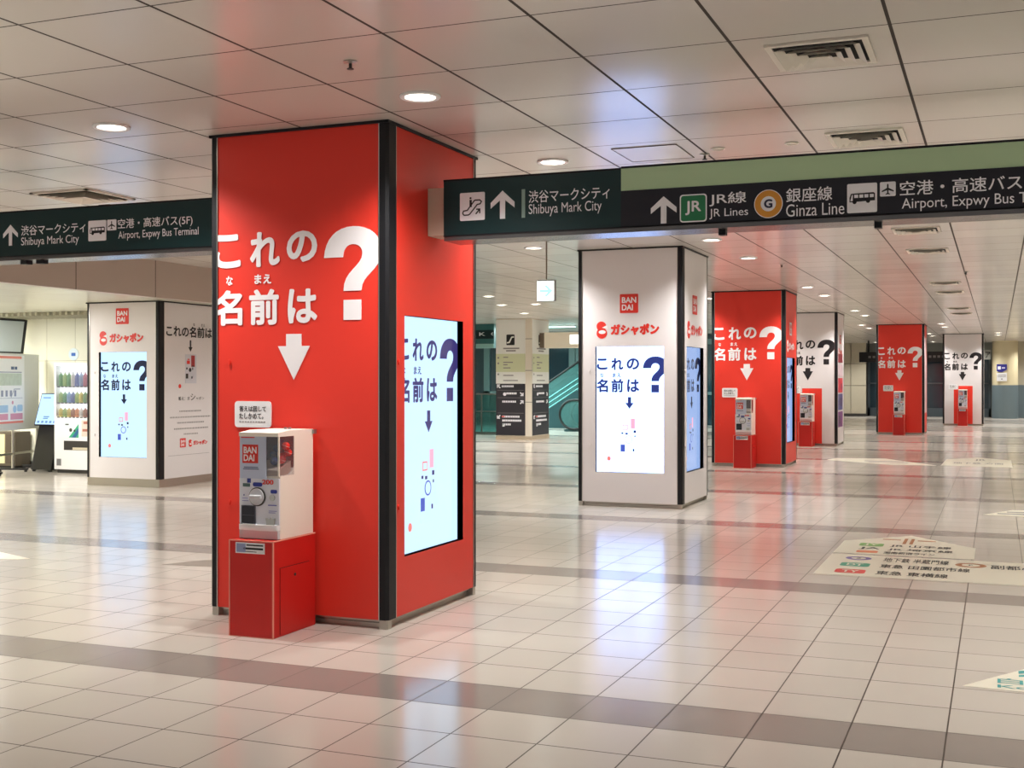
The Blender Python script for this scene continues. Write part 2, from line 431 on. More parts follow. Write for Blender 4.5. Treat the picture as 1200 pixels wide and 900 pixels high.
def studs(pl, parent, us, m):
    for z in (.73, 1.62):
        bm = bmesh.new(); p = pl(us, z, .004); cyl(bm, p, pl.n, .011, .012, 12); p2 = pl(us, z - .016, .004); cyl(bm, p2, pl.n, .006, .014, 8)
        obj('panel_latch', bm, m, parent)

SCR = (.18, .41, 1.02, 1.905)
def screen(pl, parent, mlight, mink, mdim, u0, u1, faint=True):
    """recessed display in panel; drawn content follows the design seen on every one"""
    z0, z1 = SCR[1], SCR[3]; s = (u1 - u0) / .84
    dd = -.045
    fr = bmesh.new()
    for a, b, c, e in ((u0 - .012, z0 - .012, u0, z1 + .012), (u1, z0 - .012, u1 + .012, z1 + .012), (u0, z0 - .012, u1, z0), (u0, z1, u1, z1 + .012)):
        prism(fr, pl, rect(a, b, c, e), dd - .01, -.001)
    f = obj('screen_bezel', fr, BLACK, parent)
    sc = flat('screen_glass', pl, [rect(u0, z0, u1, z1)], mlight, parent, dd - .01, dd)
    cl = (u0 + .002, u1 - .002); e = dd + .003
    U = lambda a: u0 + a * s
    par = sc
    text('screen_lettering', [('こ', (U(.004), 1.63, U(.138), 1.765)), ('れ', (U(.185), 1.625, U(.335), 1.77)), ('の', (U(.375), 1.63, U(.53), 1.765)),
                              ('名', (U(.002), 1.36, U(.145), 1.52)), ('前', (U(.185), 1.36, U(.335), 1.52)), ('は', (U(.38), 1.363, U(.53), 1.517)),
                              ('な', (U(.045), 1.540, U(.092), 1.590), .03), ('まえ', (U(.20), 1.540, U(.305), 1.590), .03)], pl, mink, par, .036, e, cl)
    flat('screen_question_mark', pl, qmark(U(.575), 1.36, .425, .30 * s), mink, par, dd, e, cl)
    flat('screen_arrow', pl, [down_arrow(U(.41), 1.165, 1.305, .052 * s, .02 * s, 1.235)], mink, par, dd, e)
    # little picture of the machine
    flat('pictured_machine', pl, [rect(U(.30), .58, U(.52), 1.06)], mdim, par, dd, dd + .001)
    flat('pictured_window', pl, [rect(U(.425), .93, U(.478), 1.05)], SCR_PINK, par, dd, dd + .002)
    q = .018
    flat('pictured_logo', pl, [rect(U(.325), .915, U(.39), .975), ], SCR_RED, par, dd, dd + .002)
    flat('pictured_logo_field', pl, [rect(U(.333), .924, U(.382), .966), ], mdim, par, dd, dd + .0025)
    P = circ(U(.40), .80, .046 * s, 24, .05); Q = circ(U(.40), .80, .036 * s, 24, .04)
    flat('pictured_dial', pl, [P], SCR_BLUE if mlight is not SCREEN_WHITE else SCR_PALE, par, dd, dd + .002)
    flat('pictured_dial_face', pl, [Q], mdim, par, dd, dd + .0025)
    flat('pictured_outlet', pl, [rect(U(.30), .655, U(.355), .74)], SCR_BLUE, par, dd, dd + .002)
    flats('pictured_chips', pl, [rect(U(.31), .865, U(.335), .885), rect(U(.36), .858, U(.39), .88), rect(U(.47), .83, U(.485), .85), rect(U(.45), .66, U(.47), .69), rect(U(.46), .88, U(.49), .91)], mink, par, dd, dd + .002)
    flat('pictured_capsule', pl, [circ(U(.155), .57, .024 * s, 16, .028)], SCR_RED, par, dd, dd + .002)
    return sc

def pillar(x0, y0, colour, label, front, side, plinth='gap', seams=True):
    t = thing('display_pillar', label, 'pillar', (x0 + W / 2, y0 + D / 2, 0))
    m = RED if colour == 'red' else WHITE
    hw, hd = W / 2, D / 2
    top = CEIL - 0.018 if y0 > 0 and x0 > -11 else (LOWC - .018 if y0 < 20 else CEIL - .018)
    ctop = top + .018
    zb = .055 if plinth == 'gap' else .115
    bm = bmesh.new(); box(bm, -hw + .07, hw - .07, -hd + .07, hd - .07, 0, ctop - .001); obj('core', bm, CORE, t)
    F = Plane((-hw, -hd, 0), (1, 0, 0), (0, 0, 1), (0, -1, 0))
    S = Plane((hw, -hd, 0), (0, 1, 0), (0, 0, 1), (1, 0, 0))
    Bk = Plane((hw, hd, 0), (-1, 0, 0), (0, 0, 1), (0, 1, 0))
    Lf = Plane((-hw, hd, 0), (0, -1, 0), (0, 0, 1), (-1, 0, 0))
    SU = (.225, 1.105)
    FD = Plane((-hw + OF, -hd, 0), (1, 0, 0), (0, 0, 1), (0, -1, 0))
    def panel(nm, pl, wd, hole):
        b_ = bmesh.new()
        if hole:
            u0, u1 = hole
            for r_ in (rect(ED, zb, u0 - .0, top), rect(u1, zb, wd - ED, top), rect(u0, zb, u1, SCR[1]), rect(u0, SCR[3], u1, top)):
                prism(b_, pl, r_, -.05, 0)
            bmesh.ops.remove_doubles(b_, verts=b_.verts, dist=1e-5)
        else: prism(b_, pl, rect(ED, zb, wd - ED, top), -.05, 0)
        return obj(nm, b_, m, t)
    fp = panel('front_panel', F, W, (SCR[0] + OF, SCR[2] + OF) if front == 'screen' else None)
    FP_ = F; F = FD
    sp = panel('side_panel', S, D, SU if 'screen' in side else None)
    panel('side_panel', Lf, D, None); panel('rear_panel', Bk, W, None)
    # corner posts
    for sx in (-1, 1):
        for sy in (-1, 1):
            b_ = bmesh.new()
            pts = [(0, 0), (.05, 0), (.05, .012), (.012, .05), (0, .05)]
            near = (sx == 1 and sy == -1)
            e1, e2 = (.052, .10) if near else (ED, ED)
            o_ = .006
            poly = [(-o_, .012), (.012, -o_), (e1, -o_), (e1, .05), (.05, e2), (-o_, e2)]
            pl = Plane((sx * hw, sy * hd, 0), (-sx, 0, 0), (0, -sy, 0), (0, 0, 1))
            prism(b_, pl, poly, zb - .0, ctop - .002)
            p_ = obj('corner_post', b_, BLACK, t)
            b2 = bmesh.new()
            prism(b2, pl, [(e1, -o_ - .001), (e1 + .006, -o_ - .001), (e1 + .006, .01), (e1, .01)], zb, top)
            prism(b2, pl, [(-o_ - .001, e2), (.01, e2), (.01, e2 + .006), (-o_ - .001, e2 + .006)], zb, top)
            obj('edge_strip', b2, ALU, p_)
            if plinth == 'gap':
                b3 = bmesh.new(); prism(b3, pl, [(0, .01), (.01, 0), (.055, 0), (.055, .055), (0, .055)], 0, zb)
                obj('post_foot', b3, STEEL, t)
    b_ = bmesh.new()
    if plinth == 'gap':
        box(b_, -hw + .045, hw - .045, -hd + .045, hd - .045, 0, .028)
        box(b_, -hw + .03, hw - .03, -hd + .03, hd - .03, .036, zb)
    else: box(b_, -hw + .004, hw - .004, -hd + .004, hd - .004, 0, zb)
    obj('plinth', b_, STEEL, t)
    b_ = bmesh.new()
    for sx in (-1, 1): box(b_, sx * hw - .012, sx * hw + .012, -hd - .012, hd + .012, top, ctop - .001)
    for sy in (-1, 1): box(b_, -hw, hw, sy * hd - .012, sy * hd + .012, top, ctop - .001)
    obj('top_shadow_gap', b_, BLACK, t)  # black strip stands for the shadow in the gap under the ceiling
    clip = (ED + .007 - OF, W - ED - .007 - OF)
    ink = INKW if colour == 'red' else INKK
    if front == 'slogan':
        if colour == 'white':
            flat('backing_panel', F, [[(.31, zb), (.90, zb), (.90, 1.32), (.455, 1.32), (.455, 1.205), (.31, 1.205)]], RED, t, 0, .006)
        slogan(F, fp, ink, clip); notice(F, fp)
        studs(F, fp, .105, m)
    elif front == 'screen':
        logo_square(F, .485, 2.30, .225, t)
        logo_word(F, .195, 2.0, .965, 2.205, fp)
        ml, mi, md = (SCREEN_COOL, SCR_DARK, SCR_PALE) if x0 < -10 else (SCREEN_WHITE, SCR_NAVY, SCREEN_WHITE)
        screen(F, t, ml, mi, md, SCR[0], SCR[2])
        studs(F, fp, .105, m)
    if 'screen' in side:
        if y0 < 10: screen(S, t, SCREEN_COOL, SCR_VIOLET, SCR_PALE, *SU)
        else: screen(S, t, SCREEN_BLUE, SCR_DARK, SCREEN_BLUE, *SU)
        studs(S, sp, .14, m)
    if 'logos' in side:
        a, b = (INKW, RED) if colour == 'red' else (INKR, INKW)
        logo_square(S, .52, 2.30, .23, t, a, b); logo_word(S, .26, 2.0, 1.03, 2.21, sp, a, b)
    if side == 'poster':
        logo_square(S, .54, 2.36, .2, t); logo_word(S, .3, 2.06, 1.0, 2.26, sp)
        cols = ((150, 40, 60), (228, 205, 214), (226, 64, 84), (84, 96, 158), (124, 66, 136))
        zz = (1.92, 1.60, 1.22, .82, .42); hh = (.2, .28, .34, .37, .36)
        for c_, z_, h_ in zip(cols, zz, hh):
            flat('poster_picture', S, [rect(.22, z_, 1.06, z_ + h_)], mat('poster_%d' % c_[0], c_, .4, noise=.5, nscale=4), sp, 0, .003)
        flat('poster_figures', S, [circ(.5, 1.02, .1), rect(.7, .9, .9, 1.1), circ(.8, 1.36, .08), rect(.35, .5, .6, .68)], mat('poster_dark', (60, 50, 90), .4), sp, 0, .004)
    if side == 'pink':
        flat('poster_picture', S, [rect(.15, .6, 1.1, 2.7)], mat('poster_pink', (232, 196, 198), .4, noise=.15, nscale=3), sp, 0, .003)
    if side == 'story':
        text('lettering', [('これの名前は', (.15, 2.125, 1.21, 2.285), .026), ('な', (.76, 2.295, .80, 2.335)), ('まえ', (.95, 2.295, 1.04, 2.335))], S, INKK, sp, .01, .004)
        flat('arrow', S, [down_arrow(.70, 1.92, 2.085, .045, .014, 1.985)], INKK, sp, 0, .004)
        flat('pictured_machine', S, [rect(.58, 1.46, .84, 1.88)], mat('pic_pale', (206, 206, 214), .5), sp, 0, .002)
        flat('pictured_window', S, [rect(.715, 1.70, .80, 1.865)], mat('pic_maroon', (170, 52, 52), .5), sp, 0, .003)
        flats('pictured_chips', S, [rect(.59, 1.53, .645, 1.60), circ(.69, 1.655, .03, 16), rect(.60, 1.66, .63, 1.69), rect(.72, 1.53, .745, 1.56), rect(.74, 1.655, .76, 1.69), rect(.735, 1.70, .78, 1.72)], INKK, sp, 0, .003)
        flat('pictured_logo', S, [rect(.615, 1.74, .685, 1.79), rect(.63, 1.80, .68, 1.815)], INKR, sp, 0, .003)
        flat('pictured_capsule', S, [circ(.455, 1.42, .028, 16, .03)], INKR, sp, 0, .003)
        text('answer_lettering', [('答え：ガ', (.42, 1.215, .68, 1.27)), ('シ', (.70, 1.215, .81, 1.31)), ('ャポン', (.83, 1.22, 1.02, 1.265))], S, INKK, sp, .006, .004)
        rows = [(1.05, .45, .95), (.965, .24, 1.17), (.885, .40, 1.02), (.80, .33, 1.12), (.72, .55, .88)]
        P = []
        for z_, a, b in rows:
            u = a
            while u < b:
                l_ = random.uniform(.012, .022); P.append(rect(u, z_, min(b, u + l_), z_ + .02)); u += l_ + .014
        flat('fine_print', S, P, INKG, sp, 0, .002)
        flat('rule', S, [rect(.2, .43, 1.15, .434)], INKG, sp, 0, .002)
        logo_square(S, .46, .54, .13, t); logo_word(S, .66, .54, 1.1, .645, sp)
    return t

PL = [(-4.672, 6.42, 'red', 'nearest red pillar with white lettering in front and a lit screen on its side', 'slogan', 'screen'),
      (-4.672, 13.70, 'white', 'white pillar with a lit screen and red logos on its front face', 'screen', 'logos screen'),
      (-4.672, 20.98, 'red', 'second red pillar, standing just behind the white screen pillar', 'slogan', 'logos screen'),
      (-4.672, 28.26, 'white', 'white pillar with black lettering half hidden behind the second red pillar', 'slogan', 'poster'),
      (-3.15, 35.1, 'red', 'third and farthest red pillar with white question lettering', 'slogan', 'pink'),
      (-1.70, 42.9, 'white', 'farthest white pillar, with black lettering, beside the round column', 'slogan', 'plain')]
for p in PL: pillar(*p)
pillar(-12.13, 13.72, 'white', 'white pillar at far left with a screen in front and story text on its side', 'screen', 'story', 'flush')

# ------------------------------------------------------------------ capsule machines on pedestals
def make_pedestal(label):
    t = thing('machine_pedestal', label, 'pedestal', (0, 0, 0), 0, 'red pedestals under the capsule machines')
    h = .565; w2 = .15; d = .48
    bm = bmesh.new(); box(bm, -w2, w2, -d, -.012, 0, h, .003); obj('cabinet', bm, REDP, t)
    bm = bmesh.new()
    for x in (-w2, w2):
        box(bm, x - .004, x + .004, -d - .0015, -d + .006, .002, h)
    box(bm, -w2, w2, -d - .0015, -d + .006, h - .005, h + .0015)
    box(bm, w2 - .006, w2 + .0015, -d, -.012, h - .005, h + .0015)
    box(bm, -w2, w2, -d - .0015, -d + .004, .0, .005)
    obj('worn_edging', bm, REDEDGE, t)
    # door on the right-hand side
    bm = bmesh.new(); box(bm, w2 - .001, w2 + .003, -d + .075, -.09, .012, .40); dr = obj('door', bm, REDP, t)
    bm = bmesh.new()
    g = .003
    for r_ in ((-d + .075 - g, -.09 + g, .40, .40 + g), (-d + .075 - g, -d + .075, .012, .40), (-.09, -.09 + g, .012, .40)):
        box(bm, w2 - .001, w2 + .0012, r_[0], r_[1], r_[2], r_[3])
    obj('door_gap', bm, BLACK, dr)
    bm = bmesh.new(); cyl(bm, (w2 + .004, -.25, .345), (1, 0, 0), .009, .006, 14); obj('lock', bm, DKGREY, dr)
    F = Plane((0, -d, 0), (1, 0, 0), (0, 0, 1), (0, -1, 0))
    st = flat('sticker', F, [rect(-.105, h - .075, .095, h - .012)], PLASTICW, t, 0, .003)
    flat('sticker_field', F, [rect(-.098, h - .069, -.035, h - .018)], mat('sticker_blue', (150, 160, 200), .5), st, 0, .0035)
    flats('sticker_print', F, [rect(-.03, h - .030, .085, h - .022), rect(-.05, h - .052, .085, h - .040), rect(-.035, h - .066, .04, h - .062)], INKK, st, 0, .0035)
    return t
def make_machine(label):
    t = thing('capsule_machine', label, 'capsule machine', (0, 0, 0), 0, 'capsule toy machines on red pedestals')
    w2 = .136; H = .637; yb = -.02; yf = -.395; ym = -.235
    # body: rear housing, cap, lower housing, left cheek
    bm = bmesh.new()
    prof = [(yb, 0), (yb, H), (-.30, H), (yf - .012, H - .012), (yf - .012, H - .034), (ym, H - .034), (ym, .42), (ym - .012, .395), (ym - .045, .375), (yf + .012, .372), (yf + .012, .06), (yf + .012, 0)]
    PR = Plane((0, 0, 0), (0, 1, 0), (0, 0, 1), (1, 0, 0))
    prism(bm, PR, prof, -w2, w2)
    box(bm, -w2, -w2 + .012, yf + .004, ym, .37, H - .034)
    body = obj('body', bm, CREAM, t)
    # display compartment
    bm = bmesh.new(); box(bm, -w2 + .012, w2 - .004, ym - .003, ym + .0, .40, H - .034); obj('window_back', bm, mat('reflection_maroon', (96, 34, 40), .4), t)  # maroon is the window's reflection put into the liner colour
    bm = bmesh.new(); prism(bm, PR, [(yf + .012, .405), (ym - .01, .455), (ym - .01, .374), (yf + .012, .374)], -w2 + .014, w2 - .016)
    obj('capsule_ramp', bm, mat('ramp_cream', (226, 208, 186), .45), t)
    bm = bmesh.new(); box(bm, w2 - .005, w2, yf + .004, ym, .372, H - .034)
    obj('window', bm, GLASS, t)
    bm = bmesh.new(); box(bm, .05, w2, yf - .002, yf + .003, .372, H - .034); obj('window', bm, GLASS, t)
    bm = bmesh.new(); box(bm, w2 - .008, w2 + .001, yf - .003, yf + .006, .37, H - .034, .001); obj('window_edge', bm, CREAM, t)
    # front card with logo
    F = Plane((0, yf, 0), (1, 0, 0), (0, 0, 1), (0, -1, 0))
    c = flat('front_card', F, [rrect(-w2 + .002, .355, .05, .603, .004)], CARD, t, 0, .006)
    flat('logo_square', F, [rect(-.115, .445, -.005, .555)], INKR, c, 0, .0065)
    text('logo_lettering', [('BAN', (-.105, .503, -.015, .542)), ('DAI', (-.105, .457, -.03, .496))], F, INKW, c, .03, .008)
    flat('card_print', F, [rect(-.105, .418, -.005, .423), rect(-.11, .408, 0, .413)], mat('ink_blue', (60, 70, 110), .5), c, 0, .0065)
    flat('card_trim', F, [rect(-.125, .594, -.03, .600)], INKR, c, 0, .0068)
    # control panel
    P = flat('control_panel', F, [rrect(-.14, .085, .135, .358, .008)], mat('panel_white', (226, 228, 238), .35), t, -.012, .0)
    bm = bmesh.new(); cyl(bm, (-.012, yf - .003, .248), (0, 1, 0), .056, .012, 36); dial = obj('dial_ring', bm, DKGREY, t, True)
    bm = bmesh.new(); cyl(bm, (-.012, yf - .010, .248), (0, 1, 0), .049, .014, 36); obj('dial', bm, mat('dial_grey', (206, 206, 210), .3), dial, True)
    bm = bmesh.new(); box(bm, -.052, .028, yf - .036, yf - .016, .236, .260, .006); obj('dial_grip', bm, mat('dial_grey', (0, 0, 0)), dial)
    bm = bmesh.new()
    prism(bm, F, rrect(-.118, .088, -.03, .192, .01), 0, .004)
    o = obj('capsule_outlet', bm, mat('outlet_dark', (34, 34, 44), .25), t)
    flat('outlet_frame', F, [rect(-.118, .135, -.03, .138), rect(-.121, .085, -.118, .195), rect(-.03, .085, -.027, .195), rect(-.118, .192, -.03, .195)], mat('outlet_rim', (70, 72, 84), .4), o, 0, .008)
    bm = bmesh.new()
    prism(bm, F, [(.055, .085), (.105, .085), (.112, .125), (.092, .118), (.085, .13), (.075, .118), (.05, .125)], 0, .012); obj('coin_return', bm, ALU, t)
    bm = bmesh.new(); cyl(bm, (.09, yf - .003, .245), (0, 1, 0), .018, .008, 18); obj('coin_slot', bm, ALU, t)
    flats('sticker_blue', F, [rect(-.085, .328, -.06, .355), rrect(-.045, .308, .02, .332, .01), rrect(.078, .27, .122, .292, .008), rect(-.11, .25, -.105, .26)], mat('sticker_navy', (44, 58, 150), .5), t, 0, .002)
    flat('sticker_green', F, [rect(-.115, .305, -.065, .325)], mat('sticker_teal', (80, 110, 110), .5), t, 0, .002)
    text('sticker_lettering', [('200', (.02, .322, .10, .350))], F, INKR, t, .03, .004)
    flats('sticker_print', F, [rect(.06, .197, .12, .203), rect(.065, .165, .12, .168), rect(.065, .155, .11, .158), rect(-.12, .22, -.075, .223), rect(-.12, .235, -.08, .238)], mat('ink_lilac', (120, 120, 190), .5), t, 0, .002)
    # tray lip and foot
    T = Plane((0, 0, 0), (1, 0, 0), (0, 1, 0), (0, 0, 1))
    lip = [(-w2, yf + .02)] + [(-w2 * math.cos(math.radians(a)) * 1.0, yf - .004 - .026 * math.sin(math.radians(a)) ** .6) for a in range(4, 180, 8)] + [(w2, yf + .02)]
    bm = bmesh.new(); prism(bm, T, lip, .052, .085); bmesh.ops.recalc_face_normals(bm, faces=bm.faces)
    obj('tray_lip', bm, PLASTICW, t)
    bm = bmesh.new(); box(bm, -w2 + .002, w2 - .002, yf - .012, yf + .03, 0, .052, .004); obj('foot', bm, mat('foot_grey', (206, 204, 208), .4), t)
    bm = bmesh.new(); box(bm, w2 - .02, w2 + .014, yb - .012, -.001, H - .03, H - .004)
    obj('wall_lock', bm, METAL_G, t)
    for x_ in (-.01, .02):
        bm = bmesh.new(); cyl(bm, (x_, -.1, H + .004), (0, 0, 1), .010, .012, 12); obj('top_screw', bm, METAL_G, t)
    return t
spots = [(-4.64, 6.42, 'at the foot of the nearest red pillar'), (-4.64, 20.98, 'at the second red pillar'),
         (-4.64, 28.26, 'at the half-hidden white pillar'), (-3.12, 35.1, 'at the third, farthest red pillar'), (-1.67, 42.9, 'at the farthest white pillar')]
mach = ped = None
for i, (x, y, where) in enumerate(spots):
    lp = 'red box pedestal with a top sticker ' + where
    lm = 'cream capsule toy machine on a red pedestal ' + where
    px, py = x + .600, y - .008
    if x < -2 and y > 21.5: py -= .007
    if y > 40: py -= .007
    if mach is None:
        ped = make_pedestal(lp); ped.location = (px, py, 0)
        mach = make_machine(lm); mach.location = (px + .004, py - .004, .567)
    else:
        dup(ped, (px, py, 0), lp); dup(mach, (px + .004, py - .004, .567), lm)
# toy capsules behind the window of the nearest machine
caps = [(.085, -.285, .480, 'r'), (.115, -.268, .505, 'r'), (.105, -.318, .463, 'r'), (.120, -.300, .545, 'r'), (.060, -.300, .53, 'b'), (.07, -.27, .562, 'b'), (.02, -.275, .488, 'b'), (.065, -.335, .455, 'b')]
cl = mat('capsule_clear', (250, 190, 180), .2); cr = mat('capsule_red', (235, 48, 40), .25); cb = mat('capsule_blue', (30, 48, 110), .25)
mx, my, mz = mach.location
cr_place = ('lowest front', 'right-hand rear', 'front right', 'topmost right')
cb_place = ('middle left', 'uppermost rear', 'rear left', 'lowest front')
ir = ib = 0
for (x, y, z, k) in caps:
    if k == 'r': lab = 'glossy red toy capsule, %s of the red ones, behind the window of nearest machine' % cr_place[ir]; ir += 1
    else: lab = 'dark blue toy capsule, %s of the blue ones, behind the window of nearest machine' % cb_place[ib]; ib += 1
    t = thing('toy_capsule', lab, 'capsule', (mx + x, my + y, mz + z), 0, 'toy capsules in the nearest machine')
    bm = bmesh.new(); sphere(bm, (0, 0, 0), .0245, (1, 1, 1), 18); obj('shell', bm, cr if k == 'r' else cb, t, True)
    bm = bmesh.new(); cyl(bm, (0, 0, 0), (0.3, .2, 1), .0254, .003, 20); obj('seam', bm, cl if k == 'r' else DKGREY, t)

# ------------------------------------------------------------------ overhead signs
def up_arrow(u0, v0, u1, v1):
    c = (u0 + u1) / 2; w_ = u1 - u0; h = v1 - v0; s = w_ * .11
    return [(c - s, v0), (c + s, v0), (c + s, v1 - .34 * h), (u1, v1 - .62 * h), (u1, v1 - .42 * h), (c, v1), (u0, v1 - .42 * h), (u0, v1 - .62 * h), (c - s, v1 - .34 * h)]
def bus_icon(pl, u0, v0, u1, v1, parent):
    w_, h = u1 - u0, v1 - v0
    o = flat('bus_pictogram', pl, [rrect(u0, v0, u1, v1, w_ * .05)], SIGN_INK, parent, 0, .003)
    X = lambda a: u0 + a * w_; Y = lambda a: v0 + a * h
    flat('bus_body', pl, [[(X(.08), Y(.37)), (X(.93), Y(.40)), (X(.93), Y(.64)), (X(.88), Y(.68)), (X(.13), Y(.66)), (X(.08), Y(.52))], circ(X(.25), Y(.37), w_ * .07, 14), circ(X(.70), Y(.39), w_ * .07, 14)], INKK, parent, 0, .004)
    flat('bus_windows', pl, [rect(X(a), Y(.51), X(a + .13), Y(.62)) for a in (.24, .41, .58, .76)] + [[(X(.11), Y(.41)), (X(.19), Y(.41)), (X(.19), Y(.62)), (X(.16), Y(.62))]], SIGN_INK, parent, 0, .005)
def plane_icon(pl, u0, v0, u1, v1, parent):
    w_, h = u1 - u0, v1 - v0
    flat('plane_pictogram', pl, [rrect(u0, v0, u1, v1, w_ * .08)], SIGN_INK, parent, 0, .003)
    X = lambda a: u0 + a * w_; Y = lambda a: v0 + a * h
    flat('plane_shape', pl, [[(X(.5), Y(.88)), (X(.45), Y(.80)), (X(.45), Y(.58)), (X(.12), Y(.38)), (X(.12), Y(.30)), (X(.45), Y(.42)), (X(.46), Y(.24)), (X(.36), Y(.15)), (X(.36), Y(.10)), (X(.5), Y(.14)), (X(.64), Y(.10)), (X(.64), Y(.15)), (X(.54), Y(.24)), (X(.55), Y(.42)), (X(.88), Y(.30)), (X(.88), Y(.38)), (X(.55), Y(.58)), (X(.55), Y(.80))]], INKK, parent, 0, .004)
def escal_icon(pl, u0, v0, u1, v1, parent):
    w_, h = u1 - u0, v1 - v0
    flat('escalator_pictogram', pl, [rrect(u0, v0, u1, v1, w_ * .05)], SIGN_INK, parent, 0, .003)
    X = lambda a: u0 + a * w_; Y = lambda a: v0 + a * h
    C = [(.12, .29), (.15, .35), (.30, .37), (.58, .70), (.62, .72), (.80, .72), (.87, .66), (.82, .58), (.70, .56), (.40, .23), (.34, .20), (.17, .20), (.12, .25), (.12, .30)]
    flat('escalator_outline', pl, [stroke([(X(a), Y(b)) for a, b in C], w_ * .045), circ(X(.43), Y(.80), w_ * .04, 12), rect(X(.39), Y(.48), X(.48), Y(.74)), stroke([(X(.64), Y(.22)), (X(.79), Y(.38))], w_ * .05), stroke([(X(.66), Y(.39)), (X(.80), Y(.39)), (X(.80), Y(.24))], w_ * .05)], INKK, parent, 0, .004)
def sign_frame(t, x0, x1, z0, z1, y0, y1, m):
    bm = bmesh.new(); box(bm, x0, x1, y0, y1, z0 + .03, z1); b = obj('sign_box', bm, m, t)
    bm = bmesh.new(); box(bm, x0, x1, y0 + .004, y1 - .004, z0, z0 + .03); obj('bottom_rail', bm, mat('rail_grey', (104, 102, 102), .25, metal=.7), t)
    bm = bmesh.new(); box(bm, x0, x1, y0 - .004, y0 + .004, z0 + .026, z0 + .034); box(bm, x0, x1, y0 - .003, y0 + .01, z1 - .006, z1 + .006); obj('edge_trim', bm, BLACK, t)
    return b
SY0, SY1 = 6.90, 7.16
# right-hand sign
t = thing('hanging_sign', 'long overhead sign with a pale green strip above black, right of nearest pillar', 'sign', (0, SY0, 0))
X0, X1 = -3.255, 3.2
sign_frame(t, X0, -2.085, 2.385, 2.765, 0, .26, SIGN_G)
sign_frame(t, -2.085, X1, 2.385, 2.772, 0, .26, SIGN_PALE)
F = Plane((0, 0, 0), (1, 0, 0), (0, 0, 1), (0, -1, 0))
kf = flat('black_field', F, [rect(-2.085, 2.415, X1, 2.632)], SIGN_K, t, 0, .004)
F1 = Plane((0, -.001, 0), (1, 0, 0), (0, 0, 1), (0, -1, 0)); F2 = Plane((0, -.004, 0), (1, 0, 0), (0, 0, 1), (0, -1, 0))
escal_icon(F1, -3.14, 2.505, -2.97, 2.68, t)
flat('direction_arrow', F1, [up_arrow(-2.93, 2.505, -2.77, 2.68)], SIGN_INK, t, 0, .003)
flat('divider_bar', F1, [rect(-2.722, 2.505, -2.70, 2.68)], SIGN_GREYBAR, t, 0, .003)
text('sign_lettering', [('渋谷マークシティ', (-2.675, 2.592, -2.155, 2.668), .008), ('Shibuya Mark City', (-2.675, 2.505, -2.205, 2.585))], F1, SIGN_INK, t, 0, .004)
flat('direction_arrow', F2, [up_arrow(-1.90, 2.425, -1.745, 2.585)], SIGN_INK, t, 0, .003)
flat('line_badge', F2, [rrect(-1.725, 2.425, -1.565, 2.587, .018)], SIGN_INK, t, 0, .003)
flat('line_badge_field', F2, [rrect(-1.718, 2.432, -1.572, 2.580, .015)], mat('badge_green', (30, 122, 76), .4), t, 0, .004)
text('badge_lettering', [('JR', (-1.692, 2.466, -1.598, 2.548))], F2, SIGN_INK, t, .02, .006)
flat('line_badge', F2, [circ(-1.21, 2.507, .081, 40)], SIGN_INK, t, 0, .003)
flat('line_badge_field', F2, [circ(-1.21, 2.507, .077, 40)], mat('badge_orange', (222, 152, 50), .4), t, 0, .004)
flat('line_badge_centre', F2, [circ(-1.21, 2.507, .043, 32)], SIGN_INK, t, 0, .005)
text('badge_lettering', [('G', (-1.234, 2.482, -1.186, 2.533))], F2, mat('ink_navy', (40, 40, 70), .5), t, .04, .007)
text('sign_lettering', [('JR線', (-1.55, 2.510, -1.335, 2.588), .008), ('JR Lines', (-1.55, 2.435, -1.325, 2.495)), ('銀座線', (-1.11, 2.508, -.855, 2.588), .008), ('Ginza Line', (-1.11, 2.427, -.79, 2.497)),
     ('空港・高速バス(5F)', (-.495, 2.498, .27, 2.59), .008), ('Airport, Expwy Bus Terminal', (-.485, 2.422, .36, 2.496))], F2, SIGN_INK, t, 0, .004)
bus_icon(F2, -.775, 2.43, -.615, 2.592, t); plane_icon(F2, -.60, 2.513, -.517, 2.592, t)
bm = bmesh.new(); box(bm, -3.40, X0, .07, .27, 2.43, 2.735); obj('wall_bracket', bm, BEIGE, t)
for x in (-1.85, -.45, 1.2):
    bm = bmesh.new(); box(bm, x - .05, x + .05, .06, .16, 2.772, 2.79); obj('top_clip', bm, BLACK, t)
for x in (-1.5, -.62, .9):
    bm = bmesh.new(); box(bm, x - .02, x + .02, .10, .16, 2.355, 2.385); obj('sensor', bm, BLACK, t)
bm = bmesh.new(); box(bm, 3.2, 6.0, .10, .18, 2.5, 2.6); obj('wall_arm', bm, METAL_G, t)
# left-hand sign
t = thing('hanging_sign', 'dark green overhead sign with bus pictogram, left of nearest pillar', 'sign', (0, SY0, 0))
sign_frame(t, -10.2, -4.675, 2.395, 2.755, 0, .26, SIGN_G)
flat('direction_arrow', F1, [up_arrow(-6.885, 2.505, -6.745, 2.66)], SIGN_INK, t, 0, .003)
text('sign_lettering', [('渋谷マークシティ', (-6.71, 2.573, -6.11, 2.648), .008), ('Shibuya Mark City', (-6.71, 2.483, -6.17, 2.56)),
     ('空港・高速バス(5F)', (-5.82, 2.572, -5.175, 2.652), .008), ('Airport, Expwy Bus Terminal', (-5.815, 2.495, -5.125, 2.565))], F1, SIGN_INK, t, 0, .004)
bus_icon(F1, -6.085, 2.505, -5.925, 2.652, t); plane_icon(F1, -5.915, 2.575, -5.835, 2.652, t)
for x in (-8.4, -6.0):
    bm = bmesh.new(); box(bm, x - .05, x + .05, .06, .16, 2.755, 2.775); obj('top_clip', bm, BLACK, t)
